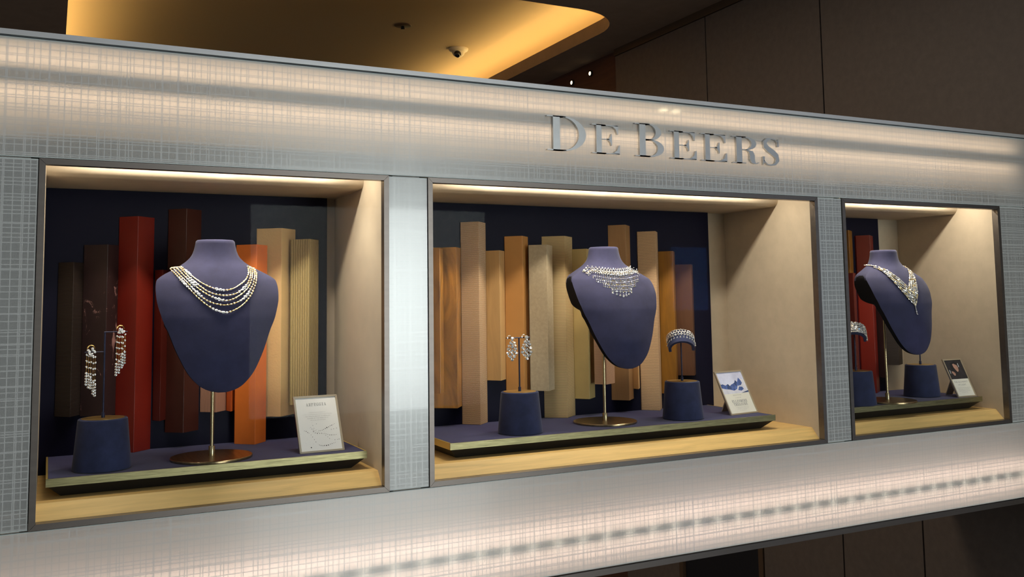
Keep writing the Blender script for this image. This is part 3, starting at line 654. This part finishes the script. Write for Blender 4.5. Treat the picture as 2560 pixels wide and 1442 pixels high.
for P in ([STR[0][0], STR[4][0]], [STR[0][-1], STR[4][-1]]):
    b = MB(); q = []
    for j in range(9):
        u = P[0][0]+(P[1][0]-P[0][0])*j/8; v = P[0][1]+(P[1][1]-P[0][1])*j/8-16
        q.append(on_bust(0, (420+u/9.613-536.5)*.0007, .113-(650+v/9.613-603)*.00069, .002))
    b.tube(q, .0012, 'gold', 6)
    for p in q: b.gem(p+Vector((0, -.001, 0)), .0014, (0, -1, .4), 'gem_warm', .3)
    b.build('clasp_bar', T)
# wide collar with rings and pear drops
T = thing('collar_necklace', 'wide white diamond collar with rows of pear drops on the middle bust', 'necklace', (BUST[1][0], BUST[1][1], .05))
def ring_gem(b, c, r, nrm, k='silver', stones=8, gr=.0014):
    nrm = Vector(nrm).normalized(); a = Vector((0, 0, 1)).cross(nrm).normalized(); d = nrm.cross(a)
    for j in range(stones):
        q = 2*PI*j/stones; b.gem(c+a*r*math.cos(q)+d*r*math.sin(q), gr, nrm, 'gem', .4)
def zmax_(x):
    for a, c in zip(RING, RING[1:]):
        if a[1] <= abs(x) <= c[1] and c[0] > .02: return a[0]+(c[0]-a[0])*(abs(x)-a[1])/(c[1]-a[1])
    return .113
def zt_(x): return min(.0625+.006*(x/.05)**2, zmax_(x)-.003)
def zb_(x): return .0135+.040*(abs(x)/.068)**1.7
b = MB()
for j in range(-11, 12):
    x = j*.0062; z = zt_(x)-.001
    if abs(x) > .0690: continue
    p = on_bust(1, x, z, .002); n_ = bust_n(1, x, z); ring_gem(b, p, .0031, n_); b.gem(p+Vector((0, 0, .0044)), .0017, n_, 'gem', .3)
    x2 = x+.0031; z2 = zt_(x2)-.0068
    if abs(x2) < .0665: p = on_bust(1, x2, z2, .002); ring_gem(b, p, .0031, bust_n(1, x2, z2)); b.gem(p, .0013, bust_n(1, x2, z2), 'gem_warm', .4)
b.build('ring_lattice', T)
b = MB()
for j in range(-16, 17):
    x = j*.0041
    z = zt_(x)-.0112
    while z > zb_(x):
        p = on_bust(1, x, z, .0024); n_ = bust_n(1, x, z); b.gem(p, .0016, n_, 'gem', .4); b.drop(p-Vector((0, 0, .0012)), .0020, .0054, n_, random.choice(['gem', 'gem', 'gem_warm'])); z -= .0078
b.build('drop_fringe', T)
for j, x in enumerate((-.024, -.0155, -.0075, 0, .0075, .0155, .024)):
    z = zb_(x)-.0005; b = MB(); p = on_bust(1, x, z, .003); n_ = bust_n(1, x, z)
    b.gem(p, .0014, n_, 'gem', .3); b.drop(p-Vector((0, 0, .0012)), .0031, .0090, n_); b.build('pear_pendant', T)
for s_ in (-1, 1):
    b = MB(); bx, by = BUST[1]; q = [Vector((bx+s_*(.068-.0008*j), by+front_y(.068, .058)-.001+.0042*j, .0605+.0011*j-.00006*j*j)) for j in range(10)]
    b.tube(q, .0010, 'silver', 6)
    for p in q: b.gem(p+Vector((0, -.0008, .0008)), .0014, (s_*.5, -.7, .6), 'gem', .3)
    b.build('chain', T)
# V-shaped leaf necklace
T = thing('leaf_necklace', 'white diamond V-shaped necklace of leaf stones on the right bust', 'necklace', (BUST[2][0], BUST[2][1], .04))
for s_ in (-1, 1):
    b = MB(); N_ = 30
    for j in range(N_):
        t = j/(N_-1); cx = .054*(1-t)**.92; cz = .0735+(-.006-.0735)*t**1.02; rows = 2+int(round(4.6*t**.8)); wdt = .006+.034*t**1.1
        for r in range(rows):
            o_ = (r-(rows-1)/2)/max(rows-1, 1)*wdt if rows > 1 else 0
            ox = .80*(1-t*t); oz = math.sqrt(1-ox*ox)
            x = s_*max(cx+o_*ox+random.uniform(-.0008, .0008), .0006); z = cz-o_*oz+.0010*random.uniform(-1, 1)
            if z > zmax_(x)-.002: z = zmax_(x)-.002
            z = min(z, .086); p = on_bust(2, x, z, .0022+.0008*random.random())
            b.gem(p, .0024, bust_n(2, x, z), random.choice(['gem', 'gem', 'gem_warm']), .42, 1.7, (-s_*.55, 0, -1))
    b.build('leaf_band', T)
b = MB(); z = -.026
for j in range(5):
    p = on_bust(2, .0, z, .0025); b.gem(p, .0021, bust_n(2, 0, z), 'gem', .25, 1.8, (0, 0, -1)); z -= .0052
b.build('tip_pendant', T)
for s_ in (-1, 1):
    b = MB(); bx, by = BUST[2]; q = [Vector((bx+s_*(.055-.0008*j), by+front_y(.052, .072)-.001+.0042*j, .0725+.0010*j-.00006*j*j)) for j in range(10)]
    for p in q: b.gem(p+Vector((0, -.0008, .001)), .0022, (s_*.5, -.7, .7), 'gem', .3, 1.5, (s_*.3, 1, 0))
    b.build('chain', T)

# ------------------------------------------------------------------ drum stands
def drum(T, c):
    prof = [(.0440, 0), (.0460, .0015), (.0460, .003), (.0392, .0800), (.0388, .0825), (.0372, .0838), (.0345, .0838)]
    MB().lathe(prof, (c[0], c[1], ZP+.0003), 'navy_dark', 56).build('drum', T)
    MB().lathe([(.0340, .0842), (.0340, .0846)], (c[0], c[1], ZP), 'cup_top', 48).build('brass_inset', T)
ZCUP = ZP+.0847
C1 = (.0866, .1155); C2 = (.8728, .1145); C3 = (1.2880, .1183); C4 = (2.1010, .1490); C5 = (1.8080, .0985)
def rod_bottom(b, c): b.lathe([(.0030, 0), (.0030, .008), (.0022, .009)], (c[0], c[1], ZCUP), 'rod', 12)
# left window: two-armed earring stand
T = thing('earring_stand', 'two-armed earring stand on a navy drum in the left window', 'earring stand', (C1[0], C1[1], ZP), 'drum stands in the windows'); drum(T, C1)
zr = at(300, 829, C1[1]).z; zl = at(236, 880, C1[1]).z; xp = C1[0]
b = MB(); rod_bottom(b, C1); b.tube([(xp, C1[1], ZCUP+.008), (xp, C1[1], zr)], .0017, 'rod', 10); b.build('post', T)
ex1 = at(318.5, 829, C1[1]).x; ex0 = at(212, 880, C1[1]).x
MB().tube([(xp-.0015, C1[1], zr), (ex1, C1[1], zr)], .0009, 'rod', 8).build('arm', T)
MB().tube([(xp+.0015, C1[1], zl), (ex0, C1[1], zl)], .0009, 'rod', 8).build('arm', T)
def tassel(name, label, px0, py0, strands, fx):
    c0 = at(px0, py0, C1[1]-.004); T = thing(name, label, 'earring', c0, 'tassel earrings in the left window')
    b = MB()
    for j in range(11):
        a = random.uniform(0, 2*PI); r = .0065*math.sqrt(random.random()); b.gem(c0+Vector((r*math.cos(a), -.002-.002*random.random(), r*math.sin(a)*1.1-.003)), .0024, (0, -1, .2), 'gem', .35)
    hoop = [c0+Vector((.0055*math.cos(q), .004, .0055*math.sin(q)+.0035)) for q in [PI*i/10 for i in range(11)]]; b.tube(hoop, .0010, 'gold', 6); b.build('cluster', T)
    for (xa, ya, xb, yb, k0) in strands:
        b = MB(); A = at(xa, ya, C1[1]-.006); Bq = at(xb, yb, C1[1]-.006); A.y += random.uniform(-.002, .002); Bq.y = A.y
        b.tube([A+(Bq-A)*i/6 for i in range(7)], .00055, 'gold', 6); L_ = (Bq-A).length; d = 0; n_ = 0
        while d < L_-.020: b.gem(A+(Bq-A)*(d/L_), .0019, (0, -1, .15), 'gem', .3); d += .0098
        d = L_-.0185
        while d <= L_+.0005: b.gem(A+(Bq-A)*(d/L_)+Vector((0, -.0006, 0)), .0021+.0004*(d/L_), (0, -1, .15), 'gem', .3); d += .0046
        b.build('strand', T)
tassel('tassel_earring', 'gold and diamond tassel earring on the lower left arm', 228, 877, [(217, 887, 214.5, 961, 0), (222, 890, 220.5, 968, 0), (227.5, 890, 225.5, 970, 0), (233.5, 893, 232, 984, 0), (238.5, 892, 236.5, 989, 0)], -1)
tassel('tassel_earring', 'gold and diamond tassel earring on the upper right arm', 301.5, 827, [(293, 840, 289.5, 937, 0), (298, 842, 296.5, 931, 0), (304, 841, 303, 918, 0), (307, 843, 306, 912, 0), (313, 836, 311, 907, 0)], 1)
# middle window: T-bar with drop earrings
T = thing('earring_stand', 'T-bar earring stand on a navy drum in the middle window', 'earring stand', (C2[0], C2[1], ZP), 'drum stands in the windows'); drum(T, C2)
zt = at(1293, 844, C2[1]).z; b = MB(); rod_bottom(b, C2); b.tube([(C2[0], C2[1], ZCUP+.008), (C2[0], C2[1], zt)], .0017, 'rod', 10); b.build('post', T)
MB().tube([(at(1265.5, 844, C2[1]).x, C2[1], zt), (at(1324, 843, C2[1]).x, C2[1], zt)], .0011, 'rod', 8).build('arm', T)
PT = [(0, 3, 4.6), (0, -1.5, 2.6), (-4, -8, 3.6), (5, -8, 3.6), (0, -11, 3.2), (-8, -15, 3.0), (8, -15, 3.0), (0, -18, 4.0), (-8.5, -23, 4.0), (8.5, -23, 4.0), (0, -26.5, 3.0), (-3.5, -31, 3.4), (5, -30, 3.4), (-9.5, -34, 4.0), (9, -34, 4.0), (0, -36, 3.2), (-8, -40.5, 2.6), (7.5, -40.5, 2.6), (-4, -43.5, 3.4), (4, -43.5, 3.4), (0, -50, 3.8)]
for px, py, lb in ((1280, 849, 'diamond drop earring on the left end of the T-bar'), (1316, 846, 'diamond drop earring on the right end of the T-bar')):
    c0 = at(px, py, C2[1]-.005); T = thing('drop_earring', lb, 'earring', c0, 'drop earrings in the middle window'); b = MB()
    for dx, dz, r in PT: b.gem(c0+Vector((dx*.00100, random.uniform(-.002, .001), dz*.00082)), r*.00096, (-.25, -1, .15), 'gem', .45)
    b.build('stones', T); b2 = [c0+Vector((dx*.00100, .0005, dz*.00082)) for dx, dz, r in PT]
    b = MB(); b.tube([c0+Vector((-.004+.0040*math.cos(q), .0045, .0035+.0048*math.sin(q))) for q in [-.6+(PI+1.2)*i/12 for i in range(13)]], .0009, 'silver', 6)
    for j in range(1, len(b2)):
        for q_ in sorted(b2[:j], key=lambda p_: (p_-b2[j]).length)[:2]: b.tube([b2[j], q_], .0005, 'silver', 5)
    b.build('wire', T)
# middle window: bracelet stand
T = thing('bracelet_stand', 'saddle-shaped bracelet rest on a navy drum in the middle window', 'bracelet stand', (C3[0], C3[1], ZP), 'drum stands in the windows'); drum(T, C3)
zs_ = at(1702, 858, C3[1]).z; b = MB(); rod_bottom(b, C3); b.tube([(C3[0], C3[1], ZCUP+.008), (C3[0], C3[1], zs_+.004)], .0016, 'rod', 10); b.build('post', T)
TILT = math.radians(42)
def sad_axes(yaw):
    ux = Vector((math.cos(yaw), math.sin(yaw), 0)); uy = Vector((-math.sin(yaw), math.cos(yaw), 0)); z = Vector((0, 0, 1))
    return ux, uy*math.cos(TILT)+z*math.sin(TILT), z*math.cos(TILT)-uy*math.sin(TILT)
def saddle(T, c, rx, rz, d0, d1, a0, a1, yaw, k='navy_dark'):
    b = MB(); n_ = 30; ux, ax, zp = sad_axes(yaw); V = []; c = Vector(c)
    for i in range(n_+1):
        a = a0+(a1-a0)*i/n_
        for r_, d in ((1, d0), (1.04, (d0+d1)/2), (1, d1), (.80, d1), (.80, d0)): V.append(c+ux*rx*r_*math.cos(a)+zp*rz*r_*math.sin(a)+ax*d)
    b.add(V, [(i*5+j, i*5+(j+1) % 5, (i+1)*5+(j+1) % 5, (i+1)*5+j) for i in range(n_) for j in range(5)]+[(4, 3, 2, 1, 0), tuple(n_*5+j for j in range(5))], k, True)
    b.build('saddle', T)
yaw3 = math.radians(-30); yaw5 = math.radians(-42); SC = (C3[0]-.001, C3[1], zs_+.004); saddle(T, SC, .0295, .0250, -.024, .012, math.radians(-12), math.radians(202), yaw3)
T = thing('lattice_bracelet', 'diamond lattice bracelet with small pear drops on the saddle rest', 'bracelet', (SC[0], SC[1], SC[2]))
def sad_pt(c, rx, rz, a, d, yaw, off=0.0):
    ux, ax, zp = sad_axes(yaw)
    return Vector(c)+ux*(rx+off)*math.cos(a)+zp*(rz+off)*math.sin(a)+ax*d, (ux*math.cos(a)+zp*math.sin(a))
b = MB()
for i in range(15):
    a = math.radians(6+168*i/14)
    for d, da in ((.0085, 0), (.0012, 6)):
        p, n_ = sad_pt(SC, .0312, .0268, a+math.radians(da), d, yaw3); ring_gem(b, p, .0037, n_, 'silver', 8, .0016)
    p, n_ = sad_pt(SC, .0310, .0266, a, -.0050, yaw3); b.gem(p, .0019, n_, 'gem', .3)
b.build('lattice', T)
b = MB()
for i in range(14):
    a = math.radians(2+176*i/13); p, n_ = sad_pt(SC, .0312, .0268, a, -.0085, yaw3); b.drop(p+Vector((0, -.0015, .001)), .0024, .0068, (n_+Vector((-.2, -1, 0))))
b.build('drop_row', T)
# right window: slim stand behind the bust, and the cuff stand
T = thing('earring_stand', 'navy drum stand with a thin rod behind the right bust', 'earring stand', (C4[0], C4[1], ZP), 'drum stands in the windows'); drum(T, C4)
b = MB(); rod_bottom(b, C4); b.tube([(C4[0], C4[1], ZCUP+.008), (C4[0], C4[1], -.06)], .0017, 'rod', 10); b.build('post', T)
MB().tube([(C4[0]-.020, C4[1], -.06), (C4[0]+.020, C4[1], -.06)], .0011, 'rod', 8).build('arm', T)
T = thing('bracelet_stand', 'bracelet rest on a navy drum at the left edge of the right window', 'bracelet stand', (C5[0], C5[1], ZP), 'drum stands in the windows'); drum(T, C5)
zs5 = at(2135, 838, C5[1]).z; b = MB(); rod_bottom(b, C5); b.tube([(C5[0], C5[1], ZCUP+.008), (C5[0], C5[1], zs5+.004)], .0016, 'rod', 10); b.build('post', T)
S5 = (C5[0]-.003, C5[1], zs5+.003); saddle(T, S5, .0285, .0250, -.022, .014, math.radians(-12), math.radians(202), yaw5)
T = thing('cuff_bracelet', 'chunky diamond cuff bracelet at the left edge of the right window', 'bracelet', S5); b = MB()
for i in range(24):
    a = math.radians(-8+196*i/23)
    for j in range(6):
        p, n_ = sad_pt(S5, .0302, .0266, a+random.uniform(-.05, .05), -.017+.0062*j+random.uniform(-.001, .001), yaw5); b.gem(p, .0031, n_+Vector((0, -.35, 0)), 'gem', .4, 1.35, (.3, .6, -.6))
b.build('stones', T)

# ------------------------------------------------------------------ framed cards
def text_mesh(body, size):
    cu = bpy.data.curves.new('t', 'FONT'); cu.body = body; cu.size = size; cu.align_x = 'CENTER'; cu.align_y = 'CENTER'; cu.space_character = 1.12; cu.resolution_u = 1
    o = bpy.data.objects.new('t', cu); col.objects.link(o); dg = bpy.context.evaluated_depsgraph_get(); me = o.evaluated_get(dg).to_mesh()
    v = [tuple(p.co) for p in me.vertices]; f = [tuple(p.vertices) for p in me.polygons]; o.evaluated_get(dg).to_mesh_clear(); bpy.data.objects.remove(o); bpy.data.curves.remove(cu)
    return v, f
def card(label, bl, wdt, hgt, lean, yaw, paper):
    T = thing('framed_card', label, 'card', bl, 'framed cards in the windows'); bl = Vector(bl)
    ux = Vector((math.cos(yaw), math.sin(yaw), 0)); back = Vector((-math.sin(yaw), math.cos(yaw), 0)); uz = (Vector((0, 0, 1))*math.cos(lean)+back*math.sin(lean)); nr = ux.cross(uz)   # nr points to the viewer side
    def f(p): return bl+ux*p[0]+uz*p[2]-nr*(-p[1])*1.0 if False else bl+ux*p[0]+uz*p[2]-nr*p[1]
    fw_ = .0035
    for r in mitred(0, wdt, 0, hgt, fw_, 0, .004, 'card_frame'):
        q = MB(); q.add([f(p) for p in r.v], r.f, 'card_frame'); q.build('frame_rail', T)
    q = MB(); t = B((fw_, .0016, fw_), (wdt-fw_, .0040, hgt-fw_), paper); q.add([f(p) for p in t.v], t.f, paper); q.build('card', T)
    q = MB(); xm = wdt/2; z1 = hgt*.62; foot = z1*math.sin(lean)+.030
    top = f((xm, .004, z1)); v = []
    for dx in (-.012, .012): v += [top+ux*dx, Vector((0, 0, 0))+bl+ux*(xm+dx)+back*foot+Vector((0, 0, .0006)), bl+ux*(xm+dx)+back*(foot+.0025)+Vector((0, 0, .0006)), top+ux*dx+back*.0025]
    q.add(v, [(0, 1, 2, 3), (7, 6, 5, 4), (0, 4, 5, 1), (1, 5, 6, 2), (2, 6, 7, 3), (3, 7, 4, 0)], 'card_frame'); q.build('easel_leg', T)
    return T, f, fw_
def put_text(q, f, body, cx, cz, size, k, d=.00135):
    v, fc = text_mesh(body, size); q.add([f((cx+p[0], d, cz+p[1])) for p in v], fc, k)
def put_word(q, f, word, cx, cz, h, wd, k, gap=.18):
    n_ = len(word); cw = wd/(n_+gap*(n_-1)); x = cx-wd/2
    for ch in word: write(q, ch, x, x+cw, cz-h/2, cz+h/2, .00115, .00155, k, f); x += cw*(1+gap)
def dot(q, f, x, z, r, k, n_=10): q.add([f((x+r*math.cos(2*PI*i/n_), .00135, z+r*math.sin(2*PI*i/n_))) for i in range(n_)], [tuple(range(n_))], k)
def shape(q, f, pts, k, d=.00135): q.add([f((x, d, z)) for x, z in pts], [tuple(range(len(pts)))], k)
T, f, fw_ = card('framed white card with dotted strands and a music-like title', (.4127, .0873, ZP+.0005), .0835, .1097, math.radians(27), math.radians(2), 'paper')
W_, H_ = .0835, .1097
q = MB(); put_word(q, f, 'ARPEGGIA', W_*.50, H_*.845, .0056, .038, 'ink_grey', .30)
for i, s_ in enumerate(('HARMONIOUS LINES OF', 'ARTFULLY ARRANGED DIAMONDS CREATE', 'THE UNIQUE MELODY OF ARPEGGIA', 'INSPIRED BY THE FREEDOM OF', 'MUSICAL NOTATIONS')): put_text(q, f, s_, W_*.50, H_*(.70-.034*i), .0026, 'ink_pale')
q.build('print', T)
# dotted strands, traced in card coordinates (u 0..1 across, v 0..1 up)
def quad_uv(px, py):   # pixel in the 2243x1442 close view of the card's lower half -> card u, v (bilinear inverse done by hand fit)
    X_, Y_ = 730+px/16.02, 1050+py/16.02
    d = _ray(X_, Y_); bl = f((0, 0, 0)); ux = (f((1, 0, 0))-bl); uz = (f((0, 0, 1))-bl); nn = ux.cross(uz); t = (bl-CAM).dot(nn)/d.dot(nn); p = CAM+d*t-bl; return p.dot(ux), p.dot(uz)
DOTS = [(505, 425, 14), (575, 440, 20), (635, 485, 20), (690, 515, 12), (770, 580, 12), (835, 665, 16), (905, 770, 16), (965, 860, 17), (1055, 945, 11), (1112, 985, 17), (1175, 1005, 20), (1248, 1010, 19), (1310, 1003, 22), (1392, 1002, 29), (1470, 985, 27), (1550, 948, 18), (1618, 925, 18), (1680, 903, 14), (1740, 880, 14), (1800, 862, 8), (1855, 858, 7),
 (785, 1088, 30), (1090, 410, 16), (1155, 406, 16), (1218, 388, 16), (1275, 360, 18), (1340, 322, 22), (1405, 285, 30), (1475, 257, 20), (1537, 215, 18), (1595, 192, 22), (1652, 158, 13), (1705, 130, 13), (1790, 105, 7),
 (715, 312, 11), (760, 282, 12), (840, 203, 16), (985, 140, 14), (808, 92, 10), (805, 347, 16), (865, 388, 16), (870, 448, 22), (940, 498, 18), (1025, 522, 23), (1120, 520, 19), (1198, 518, 19), (1260, 528, 12), (1328, 522, 14), (1385, 535, 13), (1440, 562, 13), (1515, 582, 18), (1585, 580, 20), (1655, 575, 17), (1720, 572, 16), (1785, 565, 14),
 (885, 318, 14), (925, 420, 14), (975, 385, 12), (1005, 465, 12), (1072, 472, 13), (1180, 470, 9), (1290, 457, 10), (1385, 435, 8), (1580, 357, 16), (1675, 332, 16), (1790, 305, 16),
 (1360, 592, 15), (1440, 655, 14), (1512, 722, 15), (1610, 765, 8), (1730, 773, 17), (1830, 760, 14), (1892, 745, 18), (870, 945, 11), (625, 758, 7), (560, 925, 7), (350, 555, 11)]
q = MB()
for px, py, r in DOTS: u, v = quad_uv(px, py); dot(q, f, u, v, r/16.02*.00073*.8, 'ink' if r > 11 else 'ink_pale')
q.build('dotted_print', T)
# mountain card
T, f, fw_ = card('framed card with a photograph of snowy blue mountains', (1.4106, .0990, ZP+.0005), .0925, .1085, math.radians(27), math.radians(8), 'paper_cream')
W_, H_ = .0925, .1085
K['sky'] = m_mottle('printed_sky', (.62, .64, .86), .85, 1.25, 26, .55, 0); K['snow'] = m_mottle('printed_snow', (.72, .72, .82), .85, 1.1, 60, .55, 0)
K['peak'] = m_mottle('printed_peaks', (.075, .13, .36), .45, 1.6, 130, .55, 0); K['peakdark'] = m_mottle('printed_dark_rock', (.04, .07, .18), .5, 1.5, 160, .55, 0)
q = MB(); a0, a1, b0, b1 = fw_, W_-fw_, H_*.475, H_-fw_
sx = lambda u: a0+(a1-a0)*u
sz = lambda v: b0+(b1-b0)*v
U = lambda P: [(sx(u), sz(v)) for u, v in P]
shape(q, f, U([(0, 0), (1, 0), (1, 1), (0, 1)]), 'sky', .00145)
shape(q, f, U([(0, 0), (1, 0), (1, .62), (.86, .66), (.72, .60), (.5, .45), (.3, .42), (0, .5)]), 'snow', .00140)
shape(q, f, U([(0, .30), (.12, .24), (.3, .20), (.46, .13), (.60, .20), (.66, .34), (.62, .44), (.5, .45), (.44, .43), (.36, .36), (.30, .46), (.20, .40), (.10, .47), (.04, .45), (0, .52)]), 'peak', .00135)
shape(q, f, U([(.50, .45), (.58, .50), (.64, .62), (.70, .52), (.80, .72), (.86, .60), (.88, .46), (.80, .36), (.68, .34)]), 'peak', .00130)
shape(q, f, U([(.56, .45), (.60, .50), (.645, .61), (.67, .50), (.62, .30)]), 'peakdark', .00125); shape(q, f, U([(.22, .22), (.26, .40), (.31, .46), (.36, .36), (.40, .20)]), 'peakdark', .00125)
shape(q, f, U([(.62, .14), (.70, .30), (.82, .28), (.86, .18), (.74, .10)]), 'peak', .00120); shape(q, f, U([(.70, .0), (.86, .05), (1, .10), (1, .02)]), 'peakdark', .00125)
q.build('mountain_print', T)
q = MB(); put_text(q, f, 'REFLECTIONS', W_*.50, H_*.435, .0042, 'ink_grey'); put_text(q, f, 'OF NATURE', W_*.50, H_*.375, .0034, 'ink_grey')
put_word(q, f, 'ELLESMERE', W_*.50, H_*.300, .0066, .050, 'ink_grey', .34); put_word(q, f, 'TREASURE', W_*.50, H_*.228, .0066, .045, 'ink_grey', .34)
for i, s_ in enumerate(('A SHIMMERING COLLECTION', 'INSPIRED BY THE BEAUTY', 'OF THE ARCTIC')): put_text(q, f, s_, W_*.52, H_*(.160-.034*i), .0030, 'ink_pale')
q.build('print', T)
# portrait card
T, f, fw_ = card('framed card with a dark portrait photograph above small text', (2.1423, .0690, ZP+.0005), .0690, .1070, math.radians(25), math.radians(-2), 'paper_cream')
W_, H_ = .0690, .1070
K['portrait_bg'] = m_mottle('printed_dark_ground', (.020, .017, .022), .6, 1.6, 40, .55, 0); K['skin'] = m_mottle('printed_skin_tone', (.45, .25, .19), .75, 1.15, 90, .55, 0); K['glint'] = mat('printed_glint', (.55, .58, .60), .5); K['hairdark'] = mat('printed_dark_hair', (.008, .007, .010), .6)
q = MB(); a0, a1, b0, b1 = fw_, W_-fw_, H_*.475, H_-fw_
shape(q, f, U([(0, 0), (1, 0), (1, 1), (0, 1)]), 'portrait_bg', .00145)
shape(q, f, U([(.30, .40), (.24, .62), (.32, .86), (.55, .93), (.74, .86), (.78, .62), (.66, .40)]), 'hairdark', .00140)
shape(q, f, U([(.42, .78), (.50, .82), (.60, .76), (.66, .74), (.70, .60), (.66, .44), (.58, .36), (.50, .46), (.44, .60)]), 'skin', .00135)
shape(q, f, U([(.22, .42), (.32, .40), (.40, .30), (.37, .20), (.30, .18), (.24, .28), (.20, .36)]), 'skin', .00135)
shape(q, f, U([(.74, .82), (.78, .83), (.77, .62), (.73, .62)]), 'glint', .00130); shape(q, f, U([(.10, .50), (.15, .46), (.13, .28), (.10, .30)]), 'glint', .00130)
q.build('portrait_print', T)
q = MB(); put_text(q, f, 'THE ALCHEMIST', W_*.50, H_*.395, .0062, 'ink_grey'); put_text(q, f, 'OF LIGHT', W_*.50, H_*.320, .0062, 'ink_grey')
for i, s_ in enumerate(('A COLLECTION OF HIGH JEWELLERY', 'EXPLORING THE CREATIVE', 'TRANSFORMATION OF LIGHT', 'BY DIAMONDS')): put_text(q, f, s_, W_*.50, H_*(.240-.038*i), .0030, 'ink_pale')
q.build('print', T)

# ------------------------------------------------------------------ things on the ceiling and far wall
def atz(u, v, Z): d = _ray(u, v); return CAM+d*((Z-CAM.z)/d.z)
K['dome'] = mat('smoked_dome', (.008, .008, .010), .12); K['dome_shell'] = mat('ivory_plastic', (.62, .52, .36), .5)
p = atz(1146, 122, ZU); T = thing('dome_camera', 'small dome security camera in the lit ceiling recess', 'camera', (p.x, p.y, ZU))
MB().lathe([(.038, -.020), (.052, -.012), (.056, -.004), (.056, 0)], (p.x, p.y, ZU), 'dome_shell', 40).build('housing', T)
MB().lathe([(.004, -.050), (.018, -.046), (.030, -.036), (.036, -.022), (.036, -.018)], (p.x, p.y, ZU), 'dome_shell', 40).build('shroud', T)
c = MB().lathe([(.002, -.021), (.012, -.018), (.019, -.010), (.021, 0)], (0, 0, 0), 'dome', 28)
c.v = [(p.x+v[0]-.014, p.y+v[2]*.9-.020, ZU-.036+v[1]) for v in c.v]; c.build('lens', T)
p = atz(1007, 63, ZU); T = thing('sprinkler', 'round concealed sprinkler plate in the ceiling recess', 'sprinkler', (p.x, p.y, ZU))
MB().lathe([(.030, -.006), (.042, -.004), (.045, 0)], (p.x, p.y, ZU), 'trimbrown', 32).build('plate', T); MB().lathe([(.004, -.022), (.010, -.020), (.008, -.006)], (p.x, p.y, ZU), 'dome', 16).build('head', T)
K['tiny_reflection'] = mat('warm_reflection_glow', (1, .9, .7), .5, emit=(1, .78, .45), estr=4.0)  # emissive discs stand in for lamp reflections on the glossy red wall
for u, v, lb in ((1478, 184, 'tiny glowing disc for a lamp reflection on the dark red wall, the upper of two'), (1432, 207, 'tiny glowing disc for a lamp reflection on the dark red wall, the lower of two')):
    d = _ray(u, v); t = (XW+.02-CAM.x)/d.x; p = CAM+d*t; T = thing('wall_reflection', lb, 'reflection', (p.x, p.y, p.z), 'lamp reflections on the red wall')
    c = MB().lathe([(.016, 0), (.016, .006), (.013, .008)], (0, 0, 0), 'void', 20); c.v = [(p.x-q_[2], p.y+q_[0], p.z+q_[1]) for q_ in c.v]; c.build('rim', T)
    c = MB().lathe([(.010, .0085), (.008, .0100)], (0, 0, 0), 'tiny_reflection', 16); c.v = [(p.x-q_[2], p.y+q_[0], p.z+q_[1]) for q_ in c.v]; c.build('glow_face', T)
# ------------------------------------------------------------------ across the hall: what lights and mirrors in the front
K['shop_glow'] = mat('lit_shop_window', (1, 1, 1), .5, emit=(.95, 1.0, .98), estr=9.5); K['blue_glow'] = mat('blue_screen', (.1, .3, .8), .5, emit=(.05, .30, .95), estr=7.0)
o = st(B((1.75, -7.58, ZF+.35), (4.25, -7.52, .97), 'shop_glow').build('window_4', origin=(2.9, -7.55, ZF)), 'bright lit shop window across the hall', 'window')
o = st(B((6.78, -7.58, -.15), (7.28, -7.52, .62), 'blue_glow').build('window_5', origin=(7.0, -7.55, -.15)), 'blue lit shop window across the hall', 'window')
K['down_lamp'] = mat('downlight_face', (1, .9, .7), .5, emit=(1, .85, .5), estr=60.0)
st(B((3.0, -3.36, ZC), (4.0, -2.90, ZC+.25), 'ceil').build('trim_1', origin=(3.5, -3.1, ZC)), 'brown lamp bulkhead over the hall', 'trim')
for x, lb in ((3.455, 'round hall downlight nearer the display wall, left of the pair'), (3.552, 'round hall downlight, right of the pair')):
    T = thing('downlight', lb, 'downlight', (x, -3.12, ZC), 'downlights over the hall')
    MB().lathe([(.036, -.012), (.042, -.008), (.042, 0)], (x, -3.12, ZC-.0005), 'void', 28).build('rim', T); MB().lathe([(.026, -.016), (.030, -.0125)], (x, -3.12, ZC), 'down_lamp', 24).build('glow_face', T)

# lift the whole layout so that the floor lies at z = 0
for o in list(sc.objects):
    if '_o' in o: del o['_o']
    if o.parent is None: o.location.z += EYE
